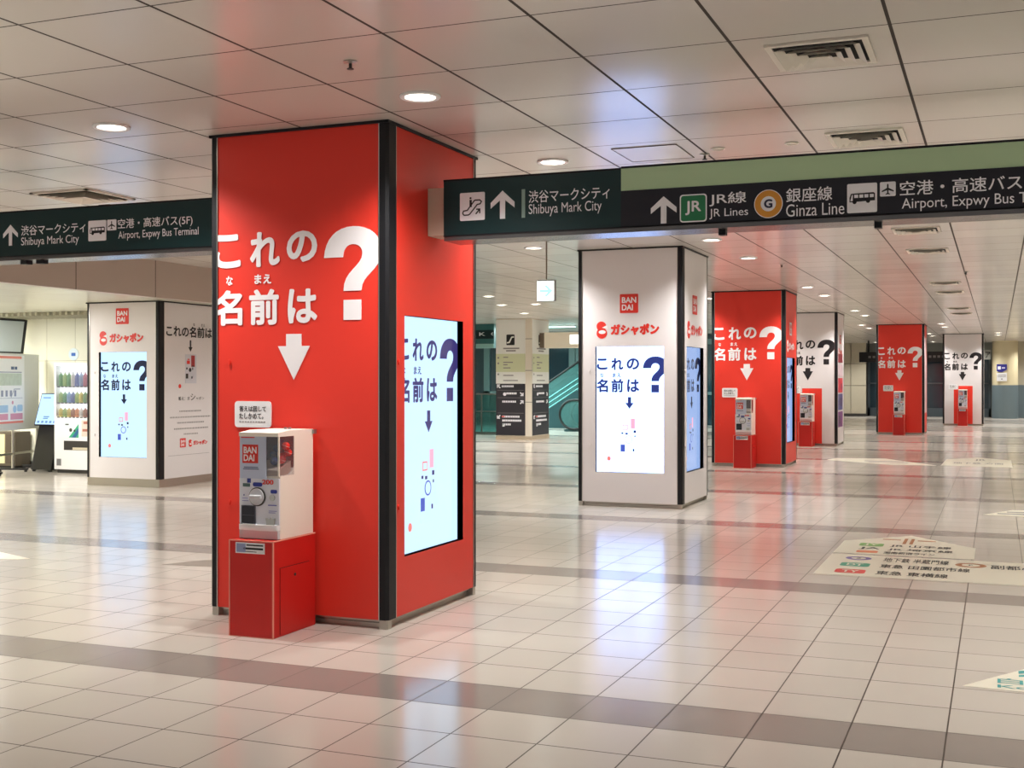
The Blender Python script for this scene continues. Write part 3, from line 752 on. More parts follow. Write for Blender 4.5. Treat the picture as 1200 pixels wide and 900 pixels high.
for x in (-6.75, -6.6, -5.0):
    bm = bmesh.new(); box(bm, x - .03, x + .03, .06, .12, 2.37, 2.395); obj('sensor', bm, BLACK, t)
# small lit exit sign on a rod
t = thing('exit_sign', 'small lit white sign with a pale blue arrow hanging on a rod', 'sign', (-4.675, 12.57, 0))
bm = bmesh.new(); cyl(bm, (0, .03, (2.63 + CEIL) / 2), (0, 0, 1), .008, CEIL - 2.63 - .002, 10); cyl(bm, (0, .03, CEIL - .008), (0, 0, 1), .03, .014, 16); obj('rod', bm, mat('rod_brown', (120, 108, 92), .5), t)
bm = bmesh.new(); box(bm, -.105, .105, 0, .06, 2.385, 2.625, .004); obj('lamp_housing', bm, METAL_G, t)
FE = Plane((0, 0, 0), (1, 0, 0), (0, 0, 1), (0, -1, 0))
lf = flat('light_face', FE, [rect(-.1, 2.39, .1, 2.61)], mat('exit_face', (250, 255, 255), .4, emit=1.4, ecol=(240, 255, 252)), t, 0, .003)
flat('exit_arrow', FE, [stroke([(-.07, 2.5), (.06, 2.5)], .03), stroke([(.0, 2.56), (.065, 2.5), (.0, 2.44)], .028)], mat('exit_arrow_ink', (20, 30, 30), .4, emit=1.0, ecol=(190, 240, 238)), lf, 0, .004)

# ------------------------------------------------------------------ ceiling fittings
def make_downlight():
    t = thing('downlight', '', 'downlight', (0, 0, 0))
    bm = bmesh.new(); lathe(bm, [(.082, -.001), (.112, -.001), (.114, -.008), (.108, -.014), (.088, -.012), (.083, -.006)], (0, 0, 0), 32)
    obj('trim_ring', bm, PLASTICW, t, True)
    bm = bmesh.new(); lathe(bm, [(.083, -.001), (.083, -.007), (.05, -.012)], (0, 0, 0), 28); obj('lens', bm, LAMP, t, True)
    return t
spot = bpy.data.lights.new('lamp_beam', 'SPOT'); spot.energy = SPOT_W; spot.color = (1.0, .985, .955)
spot.spot_size = math.radians(134); spot.spot_blend = 0.85; spot.shadow_soft_size = .05
ordinal = 'first second third fourth fifth sixth seventh eighth ninth tenth eleventh twelfth'.split()
proto = None
def downlight(x, y, label, z=CEIL):
    global proto
    if proto is None: proto = make_downlight(); d = proto; d['label'] = label; d.location = (x, y, z)
    else: d = dup(proto, (x, y, z), label)
    d['group'] = 'recessed ceiling downlights'
    if y < 3: return d          # the bay over and behind the camera is switched off
    l = bpy.data.objects.new('lamp_beam', spot); COL.objects.link(l); l.location = (0, 0, -.03); l.parent = d
    return d
names = {0: 'the nearest red pillar', 1: 'the white screen pillar', 2: 'the second red pillar', 3: 'the half-hidden white pillar'}
for k in range(-1, 6):
    for dx, side in ((-2.95, 'right'), (-5.07, 'left')):
        for dy, fb in ((5.95, 'front'), (8.08, 'rear')):
            y = dy + 7.28 * k
            if y > 50: continue
            if k in names: lab = 'round lit downlight in the ceiling off the %s %s corner of %s' % (fb, side, names[k])
            elif k == -1: lab = 'round downlight above the foreground floor, %s row, %s' % (side, fb)
            else: lab = 'tiny far downlight, %s row, %s one beyond the half-hidden white pillar, bay %s' % (side, fb, ('first', 'second')[k - 4])
            downlight(x=dx + (0, 1.52, 2.97)[max(0, k - 3)], y=y, label=lab)
for k, y in enumerate((-1.3, .9, 5.95, 8.08, 13.2, 15.4, 20.5, 22.9, 27.8, 30.1, 35.0, 37.2, 42.4, 44.6, 49.0)):
    downlight(1.5, y, 'round downlight in the right-hand ceiling row, number %d from the camera end' % (k + 1))
    if k < 12: downlight(4.0, y + .4, 'added out-of-view downlight close to the right wall, number %d from the camera end' % (k + 1))  # extra unseen row, added to brighten the right-hand pillar faces
for k, y in enumerate((1.2, 5.95, 8.08, 13.2, 15.4, 20.5, 22.95, 27.8, 30.2, 35.0)):
    downlight(-8.75, y, 'round downlight in the ceiling row left of the pillars, %s along' % ('first second third fourth fifth sixth seventh eighth ninth tenth'.split()[k]))
for k, (x, y) in enumerate(((-6.5, 50.6), (-4.6, 51.0), (-2.4, 51.2), (-.6, 50.4), (1.4, 51.0), (3.4, 51.0))):
    downlight(x, y, 'tiny added downlight before the end wall, %s from left' % ordinal[k])  # fill lamps added to brighten the far end wall
for k, (x, y) in enumerate(((-12.8, 26.4), (-10.2, 26.0))):
    downlight(x, y, 'small added downlight in front of the information pillar, %s one' % ('left', 'right')[k])  # both lamps added to brighten the pillar and the floor around it
for x, y in ((-9.5, 22.95), (-11.6, 25.2), (-8.9, 27.0)): downlight(x, y, 'small distant downlight near the dark information pillar, at %s' % ('left' if x < -11 else 'right' if x > -9 else 'centre'))

def make_vent(s):
    t = thing('ceiling_vent', '', 'vent', (0, 0, 0))
    h = s / 2
    bm = bmesh.new()
    for a, b, c, d in ((-h, -h + .03, -h, h), (h - .03, h, -h, h), (-h, h, -h, -h + .03), (-h, h, h - .03, h)): box(bm, a, b, c, d, -.012, -.001)
    obj('frame', bm, VENTM, t)
    bm = bmesh.new(); box(bm, -h + .03, h - .03, -h + .03, h - .03, -.003, -.001); obj('throat', bm, CORE, t)
    for k in range(4):
        o = h - .040 - k * .047; i_ = o - .036
        bm = bmesh.new()
        zo, zi = -.026 - .003 * k, -.005 - .002 * k
        V = [bm.verts.new(p) for p in ((-o, -o, zo), (o, -o, zo), (o, o, zo), (-o, o, zo), (-i_, -i_, zi), (i_, -i_, zi), (i_, i_, zi), (-i_, i_, zi))]
        for j in range(4): bm.faces.new((V[j], V[(j + 1) % 4], V[4 + (j + 1) % 4], V[4 + j]))
        if k == 3: bm.faces.new(V[4:])
        o_ = obj('louver', bm, VENTM, t)
    return t
vp = None
lv = ['square louvred vent nearest the camera at upper right', 'square louvred vent just in front of the long sign', 'vent just beyond the long sign', 'second vent beyond the long sign', 'third vent beyond the long sign', 'fourth vent beyond the long sign', 'fifth vent beyond the long sign', 'sixth vent beyond the long sign']
k = 0
for j in range(4):
    for y in (5.89, 8.03):
        if vp is None: vp = make_vent(.47); vp.location = (-.78, y, CEIL); vp['label'] = lv[k]; vp['group'] = 'square ceiling vents'
        else: dup(vp, (-.78, y + 7.28 * j, CEIL), lv[k])
        k += 1
v = make_vent(.6); v.location = (-7.2, 8.1, CEIL); v['label'] = 'larger square ceiling vent above the left overhead sign'; v['group'] = 'square ceiling vents'

def sprinkler(x, y, label):
    t = thing('sprinkler_head', label, 'sprinkler', (x, y, CEIL), 0, 'sprinkler heads')
    bm = bmesh.new(); lathe(bm, [(.034, -.001), (.036, -.006), (.02, -.012)], (0, 0, 0), 18); obj('escutcheon', bm, ALU, t)
    bm = bmesh.new(); cyl(bm, (0, 0, -.022), (0, 0, 1), .008, .03, 10); cyl(bm, (0, 0, -.038), (0, 0, 1), .017, .004, 14); obj('deflector', bm, DKGREY, t)
sprinkler(-2.95, 5.18, 'small dark sprinkler head in the ceiling above the nearest red pillar')
sprinkler(-1.88, 8.22, 'sprinkler head in the ceiling above the pale green sign strip')
sprinkler(-3.3, 11.9, 'sprinkler head above the white screen pillar')
sprinkler(-2.7, 16.4, 'sprinkler head above the second red pillar')
sprinkler(-.42, 18.5, 'sprinkler head in the ceiling beyond the long sign at right')
for x, l in ((-1.75, 'left'), (-1.26, 'right')):
    bm = bmesh.new(); lathe(bm, [(.045, -.001), (.047, -.006), (.036, -.010), (.034, -.004)], (0, 0, 0), 22)
    o = obj('ceiling_sensor', bm, VENTM); o.location = (x, 8.05, CEIL); tag(o, 'shallow round sensor disc in the ceiling above the sign, %s of the pair' % l, 'sensor', 'round ceiling discs')
t = thing('access_hatch', 'flush square access hatch in the ceiling above the pale green sign strip', 'hatch', (-2.2, 8.05, CEIL))
bm = bmesh.new()
box(bm, -.22, .22, -.25, .25, -.004, -.001); obj('hatch_panel', bm, mat('hatch_paint', (222, 216, 209), .25), t)
bm = bmesh.new()
for a, b, c, d in ((-.226, -.22, -.256, .256), (.22, .226, -.256, .256), (-.226, .226, -.256, -.25), (-.226, .226, .25, .256)): box(bm, a, b, c, d, -.006, -.001)
obj('hatch_frame', bm, mat('hatch_line', (110, 100, 90), .5), t)

# ------------------------------------------------------------------ floor direction signs
VIN = mat('floor_vinyl', (238, 232, 212), .3)
FP = Plane((0, 0, 0), (1, 0, 0), (0, 1, 0), (0, 0, 1))
def floor_sign(label, outline):
    t = thing('floor_sign', label, 'floor sign', (outline[0][0], outline[0][1], 0), 0, 'vinyl direction signs on the floor')
    pl = Plane((-outline[0][0], -outline[0][1], 0), (1, 0, 0), (0, 1, 0), (0, 0, 1))
    return t, pl
C = [(-1.33, 9.54), (1.2, 9.54), (1.2, 10.70), (-1.33, 10.70)]
t, pl = floor_sign('large white floor sign listing railway lines, pointing ahead', C)
flat('vinyl_lower', pl, [[(-1.33, 9.54), (1.2, 9.54), (1.2, 10.70), (-1.33, 10.70)]], VIN, t, .0005, .002)
flat('vinyl_upper', pl, [[(-1.33, 10.78), (-.18, 10.78), (-.18, 11.5), (-.77, 12.2), (-1.33, 11.62)]], VIN, t, .0005, .002)
d = .003
purple = mat('line_purple', (120, 96, 170), .4); teal = mat('line_teal', (60, 160, 130), .4); redl = mat('line_red', (222, 66, 60), .4); brown = mat('line_brown', (176, 112, 62), .4); org = mat('line_orange', (232, 130, 84), .4); grn = mat('line_green', (120, 176, 90), .4)
flat('ring_mark', pl, [circ(-1.085, 10.49, .105, 28, .105)], purple, t, .001, .0025); flat('ring_mark_centre', pl, [circ(-1.085, 10.49, .06, 28, .06)], VIN, t, .001, .003)
flat('line_mark', pl, [rrect(-1.19, 10.02, -.96, 10.22, .04)], teal, t, .001, .0025); text('mark_lettering', [('DT', (-1.14, 10.06, -1.01, 10.18))], pl, VIN, t, .03, d)
flat('line_mark', pl, [rrect(-1.19, 9.66, -.96, 9.86, .04)], redl, t, .001, .0025); text('mark_lettering', [('TY', (-1.14, 9.70, -1.01, 9.82))], pl, VIN, t, .03, d)
flat('ring_mark', pl, [circ(-.20, 10.42, .12, 28, .12)], brown, t, .001, .0025); flat('ring_mark_centre', pl, [circ(-.20, 10.42, .07, 28, .07)], VIN, t, .001, .003)
text('mark_lettering', [('Z', (-1.105, 10.46, -1.065, 10.53)), ('F', (-.215, 10.39, -.185, 10.45))], pl, INKK, t, .02, .0035)
text('line_names', [('地下鉄 半蔵門線', (-.88, 10.36, -.37, 10.60)), ('東急 田園都市線', (-.88, 10.02, -.2, 10.22)), ('東急 東横線', (-.88, 9.66, -.35, 9.86)), ('副都心線', (-.05, 10.28, .4, 10.50))], pl, INKK, t, .012, d)
flat('line_mark', pl, [rrect(-1.17, 11.30, -.96, 11.50, .03)], grn, t, .001, .0025); flat('line_mark', pl, [rrect(-1.15, 10.86, -.97, 11.0, .03)], org, t, .001, .0025)
text('mark_lettering', [('JY', (-1.13, 11.33, -1.0, 11.47))], pl, VIN, t, .02, d)
text('mark_lettering', [('JA', (-1.15, 11.06, -.97, 11.22))], pl, INKK, t, .02, d)
text('line_names', [('JR 山手線', (-.90, 11.30, -.38, 11.48)), ('JR 埼京線', (-.90, 11.06, -.36, 11.22)), ('湘南新宿ライン', (-.92, 10.84, -.5, 11.0))], pl, INKK, t, .012, d)
flat('ahead_arrow', pl, [rect(-.81, 11.55, -.78, 11.95), rect(-.75, 11.55, -.72, 11.95), rect(-1.0, 11.80, -.84, 11.86), rect(-.69, 11.80, -.53, 11.86)], brown, t, .001, .0025)
O = [(-.16, 6.30), (.5, 6.26), (.5, 7.4)]
t, pl = floor_sign('cream triangular floor sign with teal lettering at lower right', O)
flat('vinyl', pl, [O], VIN, t, .0005, .002)
text('sign_lettering', [('白 都', (.0, 6.42, .34, 6.53)), ('Koen', (.0, 6.325, .28, 6.385))], pl, mat('ink_teal', (60, 160, 160), .4), t, .01, d)
flat('teal_bars', pl, [[(.10, 6.66), (.34, 6.82), (.34, 6.88), (.10, 6.72)], [(.10, 6.59), (.34, 6.73), (.34, 6.78), (.10, 6.63)]], mat('ink_teal', (0, 0, 0)), t, .001, d)
O = [(-.93, 22.5), (.24, 22.43), (.24, 24.4), (-.35, 25.1), (-.90, 24.4)]
t, pl = floor_sign('distant white floor sign in front of the farthest pillars', O); flat('vinyl', pl, [O], VIN, t, .0005, .002)
text('line_names', [('地下鉄 方面', (-.75, 23.1, .1, 23.5)), ('JR', (-.4, 24.0, -.2, 24.5))], pl, INKG, t, .01, d)
O = [(-1.0, 22.45), (-1.75, 22.35), (-3.0, 23.3), (-2.9, 23.9), (-2.0, 24.1)]
t, pl = floor_sign('cream slanting floor sign before the second red pillar', O); flat('vinyl', pl, [O], VIN, t, .0005, .002)
flat('print_rows', pl, [rect(-2.3, 23.2, -1.6, 23.35), rect(-2.2, 22.9, -1.5, 23.0)], INKG, t, .001, d)
O = [(-.15, 14.42), (.9, 14.3), (.9, 15.2), (.16, 15.05)]
t, pl = floor_sign('cream floor sign at the right edge beyond the railway line sign', O); flat('vinyl', pl, [O], VIN, t, .0005, .002)
flat('print_rows', pl, [rect(.0, 14.55, .4, 14.65), rect(.1, 14.75, .4, 14.85)], INKG, t, .001, d)
O = [(-8.6, 7.55), (-7.62, 7.78), (-7.55, 7.86), (-8.7, 8.3)]
t, pl = floor_sign('pale floor sign at the left edge of the floor', O); flat('vinyl', pl, [O], VIN, t, .0005, .002)
flat('print_rows', pl, [rect(-8.3, 7.8, -8.0, 7.88)], INKG, t, .001, d)
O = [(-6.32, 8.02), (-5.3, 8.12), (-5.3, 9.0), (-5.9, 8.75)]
t, pl = floor_sign('dark grey triangular floor patch left of the nearest red pillar', O); flat('vinyl', pl, [O], mat('floor_patch_grey', (150, 140, 130), .4), t, .0005, .002)  # plain dark grey patch on the tiles, nothing printed on it

# ------------------------------------------------------------------ left bay: vending machine, kiosk, notice board, monitor
t = thing('vending_machine', 'white drinks vending machine with three lit rows against the cream wall', 'vending machine', (-13.68, 15.45, 0))
h2 = .56
bm = bmesh.new(); box(bm, -h2, h2, .0, .72, .06, 1.79, .01); 
obj('cabinet', bm, PLASTICW, t)
FV = Plane((0, 0, 0), (1, 0, 0), (0, 0, 1), (0, -1, 0))
fr = bmesh.new()
for r_ in (rect(-h2, .06, -h2 + .04, 1.79), rect(h2 - .04, .06, h2, 1.79), rect(-h2 + .04, 1.74, h2 - .04, 1.79), rect(-h2 + .04, .06, h2 - .04, .90)): prism(fr, FV, r_, 0, .10)
obj('front_frame', fr, PLASTICW, t)
flat('display_back', FV, [rect(-h2 + .04, .90, h2 - .04, 1.74)], mat('vend_glow', (250, 252, 250), .5, emit=1.3, ecol=(250, 255, 250)), t, 0, .004)
bm = bmesh.new()
for z in (.90, 1.13, 1.395): box(bm, -h2 + .04, h2 - .04, -.095, -.004, z, z + .012)
obj('shelf', bm, PLASTICW, t)
bm = bmesh.new()
for z in (.895, 1.125, 1.39):
    for k in range(13): box(bm, -.50 + k * .078, -.45 + k * .078, -.10, -.086, z, z + .02)
obj('price_tags', bm, mat('tag_dark', (90, 90, 100), .5), t)
bm = bmesh.new(); box(bm, -h2 + .04, h2 - .04, -.104, -.100, .93, 1.74); obj('display_window', bm, GLASS, t)
FV2 = Plane((0, -.10, 0), (1, 0, 0), (0, 0, 1), (0, -1, 0))
g = flat('advert_panel', FV2, [rect(-.50, .575, -.03, .85)], mat('advert_pale', (222, 236, 240), .4), t, 0, .003)
flat('advert_shape', FV2, [[(-.26, .578), (-.06, .578), (-.06, .80)]], mat('advert_green', (54, 168, 124), .4), t, 0, .004)
flat('advert_marks', FV2, [[(-.2, .578), (-.12, .578), (-.06, .66), (-.06, .74)]], mat('advert_blue', (40, 96, 150), .4), t, 0, .0045)
flat('advert_dots', FV2, [circ(-.22, .70, .03, 14), circ(-.14, .69, .02, 12), rect(-.33, .78, -.26, .80)], DKGREY, t, 0, .005)
flat('coin_panel', FV2, [rect(.0, .60, .5, .86)], mat('coin_panel_cream', (222, 206, 196), .4), t, 0, .003)
flat('coin_marks', FV2, [rect(.02, .68, .14, .72), rect(.18, .64, .3, .78), rect(.04, .80, .2, .84)], mat('coin_mark', (176, 110, 96), .4), t, 0, .004)
flat('dispensing_slot', FV2, [rect(-.36, .375, .36, .525)], mat('slot_dark', (48, 46, 46), .3), t, 0, .004)
flat('slot_flap', FV2, [rect(-.18, .38, .34, .42)], mat('slot_cream', (206, 196, 172), .4), t, 0, .006)
flat('front_mark', FV2, [rect(-.51, .12, -.42, .23)], mat('mark_grey', (120, 120, 122), .5), t, 0, .003)
bm = bmesh.new(); box(bm, -h2 + .02, h2 - .02, -.05, .70, 0, .06); obj('base', bm, DKGREY, t)
bcols = [((70, 150, 80), 'green'), ((220, 196, 70), 'yellow'), ((60, 90, 180), 'blue'), ((224, 120, 60), 'orange'), ((120, 170, 220), 'pale blue'), ((200, 90, 120), 'pink'), ((150, 190, 90), 'light green'), ((140, 70, 50), 'brown'), ((232, 230, 220), 'white'), ((170, 120, 190), 'violet')]
rowsz = [(1.407, .235, 'top', (0, 6, 0, 8, 2, 4, 5, 9, 4, 8, 2, 0)), (1.142, .185, 'middle', (6, 0, 4, 2, 6, 1, 0, 3, 1, 7, 3, 8)), (.912, .15, 'bottom', (1, 6, 1, 7, 3, 8, 7, 5, 3, 8, 1, 7))]
ordn = ordinal
for z, hh, rn, cs in rowsz:
    for k, ci in enumerate(cs):
        c_, cn = bcols[ci]
        b = thing('drink_bottle', '%s drink bottle on the %s row of the vending machine, %s from left' % (cn, rn, ordn[k]), 'bottle', (-13.68 - .47 + k * .083, 15.405, z), 0, 'sample drinks in the vending machine')
        bm = bmesh.new(); lathe(bm, [(.034, 0), (.037, .01), (.037, hh * .66), (.032, hh * .76), (.014, hh * .87), (.014, hh * .9)], (0, 0, 0), 12)
        obj('bottle_body', bm, mat('drink_' + cn.replace(' ', '_'), tuple(int(v + (255 - v) * .3) for v in c_), .3), b, True)
        bm = bmesh.new(); cyl(bm, (0, 0, hh * .95), (0, 0, 1), .0135, hh * .1, 10); obj('cap', bm, PLASTICW, b)
# emblem above
t = thing('round_emblem', 'white round emblem with a blue mark on the wall above the vending machine', 'emblem', (-14.65, 16.25, 0))
FW = Plane((0, 0, 0), (1, 0, 0), (0, 0, 1), (0, -1, 0))
flat('disc', FW, [circ(0, 1.95, .105, 28)], mat('emblem_pale', (226, 240, 246), .4), t, 0, .01)
flat('mark', FW, [rrect(-.045, 1.92, .045, 1.975, .01)], mat('emblem_blue', (60, 110, 190), .4), t, 0, .012)
# kiosk
t = thing('information_kiosk', 'tilted touch-screen kiosk on a black stand beside the vending machine', 'kiosk', (-14.60, 15.62, 0))
bm = bmesh.new()
KP = Plane((0, 0, 0), (0, 1, 0), (0, 0, 1), (1, 0, 0))
prism(bm, KP, [(-.18, .03), (.20, .03), (.14, .80), (.02, .80)], -.22, .20)
obj('pedestal', bm, RUBBER, t)
bm = bmesh.new()
for sx in (-1, 1):
    for y in (-.16, .17): cyl(bm, (sx * .17, y, .016), (0, 0, 1), .03, .03, 12)
obj('foot', bm, RUBBER, t)
Rk = math.radians(18.5); KV = Vector((0, math.sin(Rk), math.cos(Rk))); KN = Vector((0, -math.cos(Rk), math.sin(Rk)))
KS = Plane((0, -.02, .765), (1, 0, 0), KV, KN)
fr = bmesh.new(); prism(fr, KS, rect(-.30, -.01, .30, .55), -.04, 0); obj('screen_frame', fr, BLACK, t)
sc = flat('screen', KS, [rect(-.287, .008, .287, .535)], SCREEN_COOL, t, 0, .003)
flat('screen_content', KS, [rect(-.24, .46, -.08, .48), rect(-.14, .13, -.02, .15), rect(-.14, .10, -.04, .12)] + [rrect(-.25 + k * .085, .03, -.20 + k * .085, .07, .008) for k in range(6)], mat('screen_steel', (6, 6, 8), .2, emit=.9, ecol=(120, 160, 205)), sc, 0, .004)
# notice board
ang = math.atan2(16.06 - 14.42, -15.25 + 14.75)
t = thing('notice_board', 'tall free-standing notice board with posters at the left edge', 'board', (-15.02, 15.25, 0), ang)
# local: u along the board; facing local -Y
bm = bmesh.new(); box(bm, -.86, .86, -.02, .02, .685, 1.945, .004); obj('board', bm, mat('board_grey', (206, 210, 208), .4), t)
NB = Plane((0, -.021, 0), (1, 0, 0), (0, 0, 1), (0, -1, 0))
post = flat('poster', NB, [rect(-.8, .83, .34, 1.92)], mat('poster_white', (236, 240, 244), .4), t, 0, .003)
flats('poster_heading', NB, [rrect(-.75, 1.86, .25, 1.90, .015), rect(-.75, .80, .30, .835)], mat('poster_coral', (228, 130, 120), .4), post, 0, .004)
flat('poster_map', NB, [rect(-.7, 1.42, .25, 1.62)], mat('poster_map_green', (190, 206, 196), .4, noise=.2, nscale=14), post, 0, .004)
flats('poster_blocks', NB, [rect(-.1, 1.68, .0, 1.73), rect(.02, 1.68, .1, 1.73)], mat('poster_blue_dark', (50, 84, 130), .4), post, 0, .004)
flat('poster_lines', NB, [rect(-.7, 1.63 , .25, 1.645), rect(-.7, 1.21, .28, 1.216)] + [rect(-.7 + .14 * k, 1.24, -.63 + .14 * k, 1.34) for k in range(6)] + [stroke([(-.1, 1.22), (0, 1.36), (.2, 1.36)], .012)], mat('poster_line_grey', (140, 150, 176), .5), post, 0, .004)
flats('poster_pictures', NB, [circ(.02, 1.03, .06, 18), rrect(.1, .99, .28, 1.10, .03), rect(-.6, .98, -.2, 1.1)], mat('poster_sky', (160, 196, 228), .4), post, 0, .004)
flats('poster_pictures', NB, [rect(-.72, .86, -.2, .96), rect(-.12, .86, .28, .96), circ(-.05, 1.14, .03, 12)], mat('poster_rose', (214, 150, 176), .4), post, 0, .0042)
for sx in (-.83, .0, .83):
    bm = bmesh.new(); cyl(bm, (sx, 0, .36), (0, 0, 1), .022, .66, 12); obj('leg', bm, ALU, t, True)
bm = bmesh.new()
for sx in (-.83, .0, .83):
    box(bm, sx - .025, sx + .025, -.26, .26, .03, .06, .005)
    for y in (-.22, .22): cyl(bm, (sx, y, .016), (0, 0, 1), .022, .03, 12)
obj('foot_bar', bm, RUBBER, t)
bm = bmesh.new(); box(bm, -.83, .83, -.012, .012, .28, .315); obj('cross_rail', bm, ALU, t)
# low cabinet behind the board
t = thing('low_cabinet', 'low brown cabinet with a pale square panel behind the notice board', 'cabinet', (-16.2, 15.9, 0))
bm = bmesh.new(); box(bm, -.62, .64, -.05, .3, .04, .62); obj('carcass', bm, mat('cabinet_brown', (84, 74, 62), .5), t)
bm = bmesh.new(); box(bm, -.6, .62, -.03, .3, 0, .04); obj('plinth', bm, BLACK, t)
CP = Plane((0, -.05, 0), (1, 0, 0), (0, 0, 1), (0, -1, 0))
for a, b, m_ in ((-.58, .1, DKGREY), (.13, .42, mat('cabinet_cream', (206, 200, 160), .5)), (.45, .62, mat('cabinet_dark_brown', (70, 58, 48), .5))):
    flat('door', CP, [rect(a, .08, b, .58)], m_, t, 0, .012)
# tilted monitor on the side wall
t = thing('wall_monitor', 'large grey tilted monitor in a black frame at the upper left', 'monitor', (-15.6, 15.2, 2.26))
Rm = math.radians(9)
MP = Plane((0, 0, 0), (0, 1, 0), (math.sin(Rm), 0, math.cos(Rm)), (math.cos(Rm), 0, -math.sin(Rm)))
bm = bmesh.new(); prism(bm, MP, rect(-1.0, -.30, .93, .29), -.05, 0); obj('casing', bm, BLACK, t)
flat('monitor_face', MP, [rect(-.97, -.27, .86, .26)], mat('monitor_grey', (176, 186, 190), .2), t, 0, .003)
bm = bmesh.new(); box(bm, -1.28, -.06, -.1, .1, -.05, .05); obj('wall_arm', bm, DKGREY, t)
# fluorescent fittings under the low ceiling
def tube_light(x, y, l, label, z=LOWC, m=TUBE, axis='x', watts=None, color=(1, .99, .95)):
    t = thing('fluorescent_light', label, 'light', (x, y, z), 0 if axis == 'x' else math.pi / 2, 'fluorescent strip lights')
    bm = bmesh.new(); box(bm, -l / 2, l / 2, -.07, .07, -.035, -.001, .004); obj('fitting', bm, PLASTICW, t)
    bm = bmesh.new(); box(bm, -l / 2 + .02, l / 2 - .02, -.055, .055, -.055, -.036); obj('diffuser', bm, m, t)
    if watts:
        ld = bpy.data.lights.new('tube_glow', 'AREA'); ld.shape = 'RECTANGLE'; ld.size = l; ld.size_y = .12; ld.energy = watts; ld.color = color
        lo = bpy.data.objects.new('tube_glow', ld); COL.objects.link(lo); lo.parent = t; lo.location = (0, 0, -.06)
tube_light(-15.7, 14.6, 1.4, 'bright fluorescent strip light above the notice board', watts=120)
tube_light(-13.4, 12.6, .9, 'short fluorescent strip light in the low ceiling near the left pillar', watts=90)
tube_light(-13.6, 9.5, 1.4, 'fluorescent strip light in the low ceiling over the near left bay', watts=90)
tube_light(-12.0, 4.0, 1.4, 'fluorescent strip light in the low ceiling at far left near the camera', watts=90)

# ------------------------------------------------------------------ information pillar, hall, escalators
t = thing('information_pillar', 'square pillar with pale and black directory boards in the background', 'pillar', (-11.385, 28.93, 0))
bm = bmesh.new(); box(bm, -.485, .485, -.63, .63, 0, CEIL - .001)
obj('shaft', bm, mat('pillar_cream', (222, 214, 198), .45), t)
bm = bmesh.new(); box(bm, -.495, .495, -.64, .64, 0, .09); obj('plinth', bm, mat('plinth_beige', (186, 170, 146), .4), t)
bm = bmesh.new()
for z in (.95, 1.75, 2.55): box(bm, -.487, .487, -.632, .632, z, z + .012)
obj('joint', bm, DKGREY, t)
palg = mat('board_white', (234, 235, 230), .4); lime = mat('board_lime', (212, 217, 180), .4); blk = mat('board_charcoal', (50, 48, 54), .4)
for nm, pl, a, b in (('front', Plane((-.485, -.63, 0), (1, 0, 0), (0, 0, 1), (0, -1, 0)), .0, .80), ('side', Plane((.485, -.63, 0), (0, 1, 0), (0, 0, 1), (1, 0, 0)), .04, 1.22)):
    up = flat('directory_board', pl, [rect(a, 1.42, b, CEIL - .02)], palg, t, 0, .012)
    flat('board_band', pl, [rect(a, 1.72, b, 2.18)], lime, up, 0, .013)
    lw = flat('directory_board', pl, [rect(a, .11, b, 1.42)], blk, t, 0, .012, )
    w_ = b - a
    flat('escalator_mark', pl, [rrect(a + .36 * w_, 2.40, a + .64 * w_, 2.67, .02)], INKK, up, 0, .014)
    flat('escalator_mark_line', pl, [stroke([(a + .38 * w_, 2.46), (a + .46 * w_, 2.47), (a + .54 * w_, 2.60), (a + .62 * w_, 2.61)], .035)], palg, up, 0, .015)
    flat('board_print', pl, [rect(a + .25 * w_, 2.30, a + .8 * w_, 2.335), rect(a + .35 * w_, 2.24, a + .68 * w_, 2.275)] + [rect(a + .25 * w_, z, a + k * w_, z + .025) for z, k in ((2.08, .42), (1.95, .58), (1.89, .4), (1.81, .5), (1.62, .6), (1.49, .75))] + [circ(a + .08 * w_, z, .025, 10) for z in (2.08, 1.94, 1.66)], INKG, up, 0, .014)
    flat('board_rule', pl, [rect(a + .05 * w_, z, a + .95 * w_, z + .008) for z in (1.25, 1.06, .67)], INKG, lw, 0, .014)
    def wr(u, z, n):
        return [rect(a + (u + .06 * k) * w_, z, a + (u + .045 + .06 * k) * w_, z + .05) for k in range(n)]
    flat('board_lettering', pl, wr(.2, 1.33, 7) + wr(.36, 1.15, 6) + wr(.22, .94, 8) + wr(.22, .56, 10) + wr(.22, .46, 11) + wr(.22, .36, 5) + [circ(a + .3 * w_, 1.155, .045, 14), rect(a + .22 * w_, .33, a + .3 * w_, .40)], SIGN_INK, lw, 0, .014)
    def ar(cx, cz, an):
        c_, s_ = math.cos(an) * .055, math.sin(an) * .055
        return [stroke([(cx - c_, cz - s_), (cx + c_, cz + s_)], .03), stroke([(cx + c_ - (c_ * .9 - s_ * .9), cz + s_ - (s_ * .9 + c_ * .9)), (cx + c_, cz + s_), (cx + c_ - (c_ * .9 + s_ * .9), cz + s_ - (s_ * .9 - c_ * .9))], .028)]
    flat('board_arrows', pl, ar(a + .1 * w_, 1.35, 2.36) + ar(a + .88 * w_, 1.16, -.8) + ar(a + .88 * w_, .95, .8) + ar(a + .1 * w_, .58, -2.36), SIGN_INK, lw, 0, .015)
    flat('board_red_mark', pl, [rect(a + .2 * w_, .57, a + .3 * w_, .6)], INKR, lw, 0, .0155)
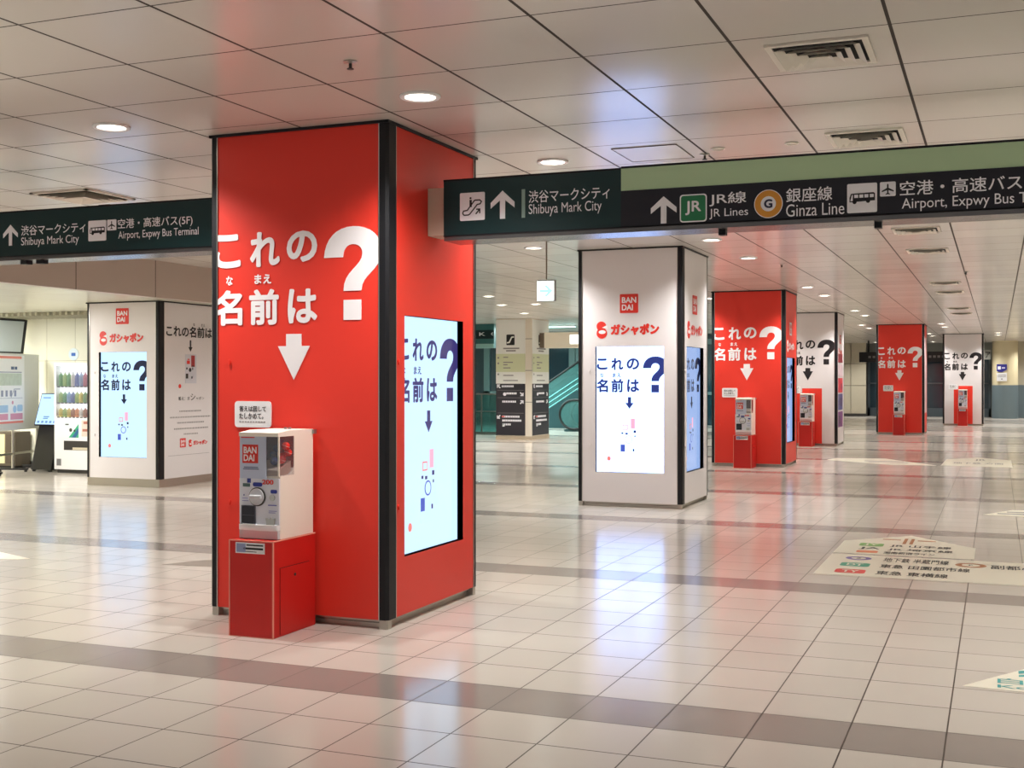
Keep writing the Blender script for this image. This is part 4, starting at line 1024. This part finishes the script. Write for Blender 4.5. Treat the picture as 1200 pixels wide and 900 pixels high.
# box sign on the pillar's right
t = thing('projecting_sign', 'beige box sign with a lit white square beside the information pillar', 'sign', (-10.75, 28.8, 0))
bm = bmesh.new(); box(bm, .0, 2.2, 0, .25, 2.33, 2.73, .006); obj('sign_box', bm, mat('box_cream', (244, 238, 220), .4), t)
bm = bmesh.new(); box(bm, -.145, -.0, .04, .2, 2.34, 2.72); obj('bracket', bm, mat('bracket_brown', (120, 108, 92), .5), t)
flat('light_square', FW, [rect(.70, 2.43, .98, 2.66)], mat('exit_face', (0, 0, 0)), t, 0, .006)
# header with letters and railing
t = thing('hall_header', 'teal header beam with white letters spelling MARK CITY behind nearest pillar', 'sign', (-14.0, 30.6, 0))
bm = bmesh.new(); box(bm, -3.6, 1.1, 0, .2, 2.40, CEIL - .002); obj('header_beam', bm, TEALW, t)
flat('name_board', FW, [rect(-3.6, 2.66, 1.1, 2.90)], mat('board_night', (14, 40, 46), .3), t, 0, .01)
text('header_lettering', [('M A R K  C I T Y', (-.20, 2.74, 1.9, 2.84))], FW, SIGN_INK, t, .01, .013, (None, 1.08))
flat('header_trim', FW, [rect(-3.6, 2.40, 1.1, 2.52)], mat('header_pale', (150, 190, 188), .4), t, 0, .012)
t = thing('glass_railing', 'teal glass railing with a steel top rail left of the information pillar', 'railing', (-14.4, 31.2, 0))
bm = bmesh.new(); box(bm, -2.2, 1.95, -.008, .008, .05, 1.1); obj('glass', bm, TEALG, t)
bm = bmesh.new(); box(bm, -2.2, 1.95, -.03, .03, 1.1, 1.14); box(bm, -2.2, 1.95, -.03, .03, .62, .645); box(bm, -2.2, 1.95, -.04, .04, 0, .05); obj('rail', bm, METAL_G, t)
bm = bmesh.new()
for k in range(5): box(bm, -2.15 + k, -2.11 + k, -.02, .02, .05, 1.1)
obj('post', bm, METAL_G, t)
def make_escalator(label):
    t = thing('escalator', label, 'escalator', (0, 0, 0), 0, 'escalators in the glazed hall')
    sl = math.tan(math.radians(32)); L = 3.1
    E = Plane((0, 0, 0), (1, 0, 0), (0, 0, 1), (0, -1, 0))
    bm = bmesh.new(); prism(bm, E, [(-.6, 0), (.4, 0), (.6, 0), (L, 0), (L, (L - .4) * sl + .12), (.4, .14), (-.6, .06)], -1.15, -.05)
    obj('truss', bm, mat('escalator_skirt', (54, 82, 86), .3, metal=.3), t)
    bm = bmesh.new()
    n = int((L - .5) / .33)
    for k in range(n): box(bm, .45 + k * .33, .45 + (k + 1) * .33 - .02, .12, 1.08, .12 + k * .33 * sl, .16 + (k + 1) * .33 * sl - .02)
    box(bm, -.6, .45, .12, 1.08, .058, .07)
    obj('step', bm, METAL_G, t)
    for y in (.06, 1.12):
        Eb = Plane((0, y, 0), (1, 0, 0), (0, 0, 1), (0, -1, 0))
        pts = [(-.55, .1), (.4, .15), (L, (L - .4) * sl + .15), (L, (L - .4) * sl + 1.0), (.42, .95), (-.3, .90)] + [(-.3 - .42 * math.sin(math.radians(a)), .5 + .40 * math.cos(math.radians(a))) for a in range(15, 180, 15)]
        bm = bmesh.new(); prism(bm, Eb, pts, -.006, .006); obj('balustrade', bm, TEALG, t)
        hp = [(L, y, (L - .4) * sl + 1.03), (.42, y, .98), (.1, y, .93), (-.3, y, .93)] + [(-.3 - .45 * math.sin(math.radians(a)), y, .5 + .43 * math.cos(math.radians(a))) for a in range(15, 181, 15)] + [(-.1, y, .09)]
        bm = bmesh.new(); tube(bm, hp, .036, 10); obj('handrail', bm, RUBBER, t, True)
        bm = bmesh.new()
        for q in (.28, .44, .6): tube(bm, [(.42, y - .01, q - .1), (L, y - .01, (L - .4) * sl + q - .1)], .014, 6)
        obj('deck_strip', bm, mat('strip_aqua', (150, 220, 220), .3), t)
    return t
e = make_escalator('escalator with teal glass sides climbing right behind the information pillar'); e.location = (-11.25, 33.4, 0)
dup(e, (-14.3, 35.6, 0), 'farther escalator showing its black handrail left of the information pillar')
tube_light(-12.6, 32.3, 3.0, 'cyan fluorescent strip light over the escalators', z=CEIL, m=TUBE_C, watts=230, color=(.74, 1, .99))
tube_light(-15.0, 34.5, 3.0, 'cyan fluorescent strip light over the glass railing', z=CEIL, m=TUBE_C, watts=230, color=(.74, 1, .99))
tube_light(-11.0, 37.0, 3.0, 'cyan fluorescent strip light by the dark hall windows', z=CEIL, m=TUBE_C, watts=230, color=(.74, 1, .99))

# ------------------------------------------------------------------ far right: round column, hanging boards
t = thing('round_column', 'thick round column, cream above and blue-grey below, at far right', 'column', (.28, 51.6, 0))
bm = bmesh.new(); cyl(bm, (0, 0, (1.32 + CEIL) / 2), (0, 0, 1), .48, CEIL - 1.32 - .002, 40); obj('upper_shaft', bm, mat('column_cream', (220, 208, 172), .45), t, True)
bm = bmesh.new(); cyl(bm, (0, 0, .66), (0, 0, 1), .49, 1.32, 40); obj('lower_cladding', bm, BLUEGREY, t, True)
FC = Plane((-.12, -.50, 0), (math.cos(.2), -math.sin(.2) * 0, 0), (0, 0, 1), (0, -1, 0))
c = flat('blue_sign', FC, [[(-.19, 1.86), (.02, 1.84), (.19, 1.93), (.19, 2.14), (-.19, 2.14)]], mat('sign_blue', (44, 44, 140), .4), t, -.04, .01)
flat('blue_sign_mark', FC, [rect(-.15, 1.94, -.04, 2.06), rect(0, 1.98, .12, 2.02)], SIGN_INK, c, 0, .012)
c = flat('white_notice', FC, [rect(-.19, 1.48, .19, 1.80)], PLASTICW, t, -.04, .01)
flat('notice_print', FC, [rect(-.15, 1.70, .15, 1.73), rect(-.15, 1.64, .15, 1.66), rect(-.03, 1.54, .03, 1.58)], INKG, c, 0, .012)
t = thing('hanging_sign', 'black overhead board far behind, between the third red pillar and farthest white pillar', 'sign', (-3.3, 49.0, 0))
bm = bmesh.new(); box(bm, -1.75, 2.2, 0, .2, 2.22, 2.62); obj('sign_box', bm, mat('board_black', (22, 22, 26), .4), t)
flat('sign_marks', FW, [rect(.2 + k * .16, 2.38, .3 + k * .16, 2.47) for k in range(9)] + [rect(-1.4 + k * .16, 2.38, -1.3 + k * .16, 2.47) for k in range(2)], INKG, t, 0, .006)
bm = bmesh.new()
for x in (-1.4, 0, 1.8): box(bm, x - .03, x + .03, .07, .13, 2.62, CEIL - .001)
obj('ceiling_hanger', bm, BLACK, t)
t = thing('hanging_sign', 'small grey overhead board beside the round column', 'sign', (-.55, 51.3, 0))
bm = bmesh.new(); box(bm, -.5, .30, 0, .12, 2.34, 2.72); obj('sign_box', bm, mat('board_ash', (140, 142, 136), .4), t)
text('sign_lettering', [('ア', (.1, 2.4, .28, 2.64))], FW, INKK, t, .02, .006)
bm = bmesh.new(); box(bm, -.1, -.04, .03, .09, 2.72, CEIL - .001); obj('ceiling_hanger', bm, BLACK, t)
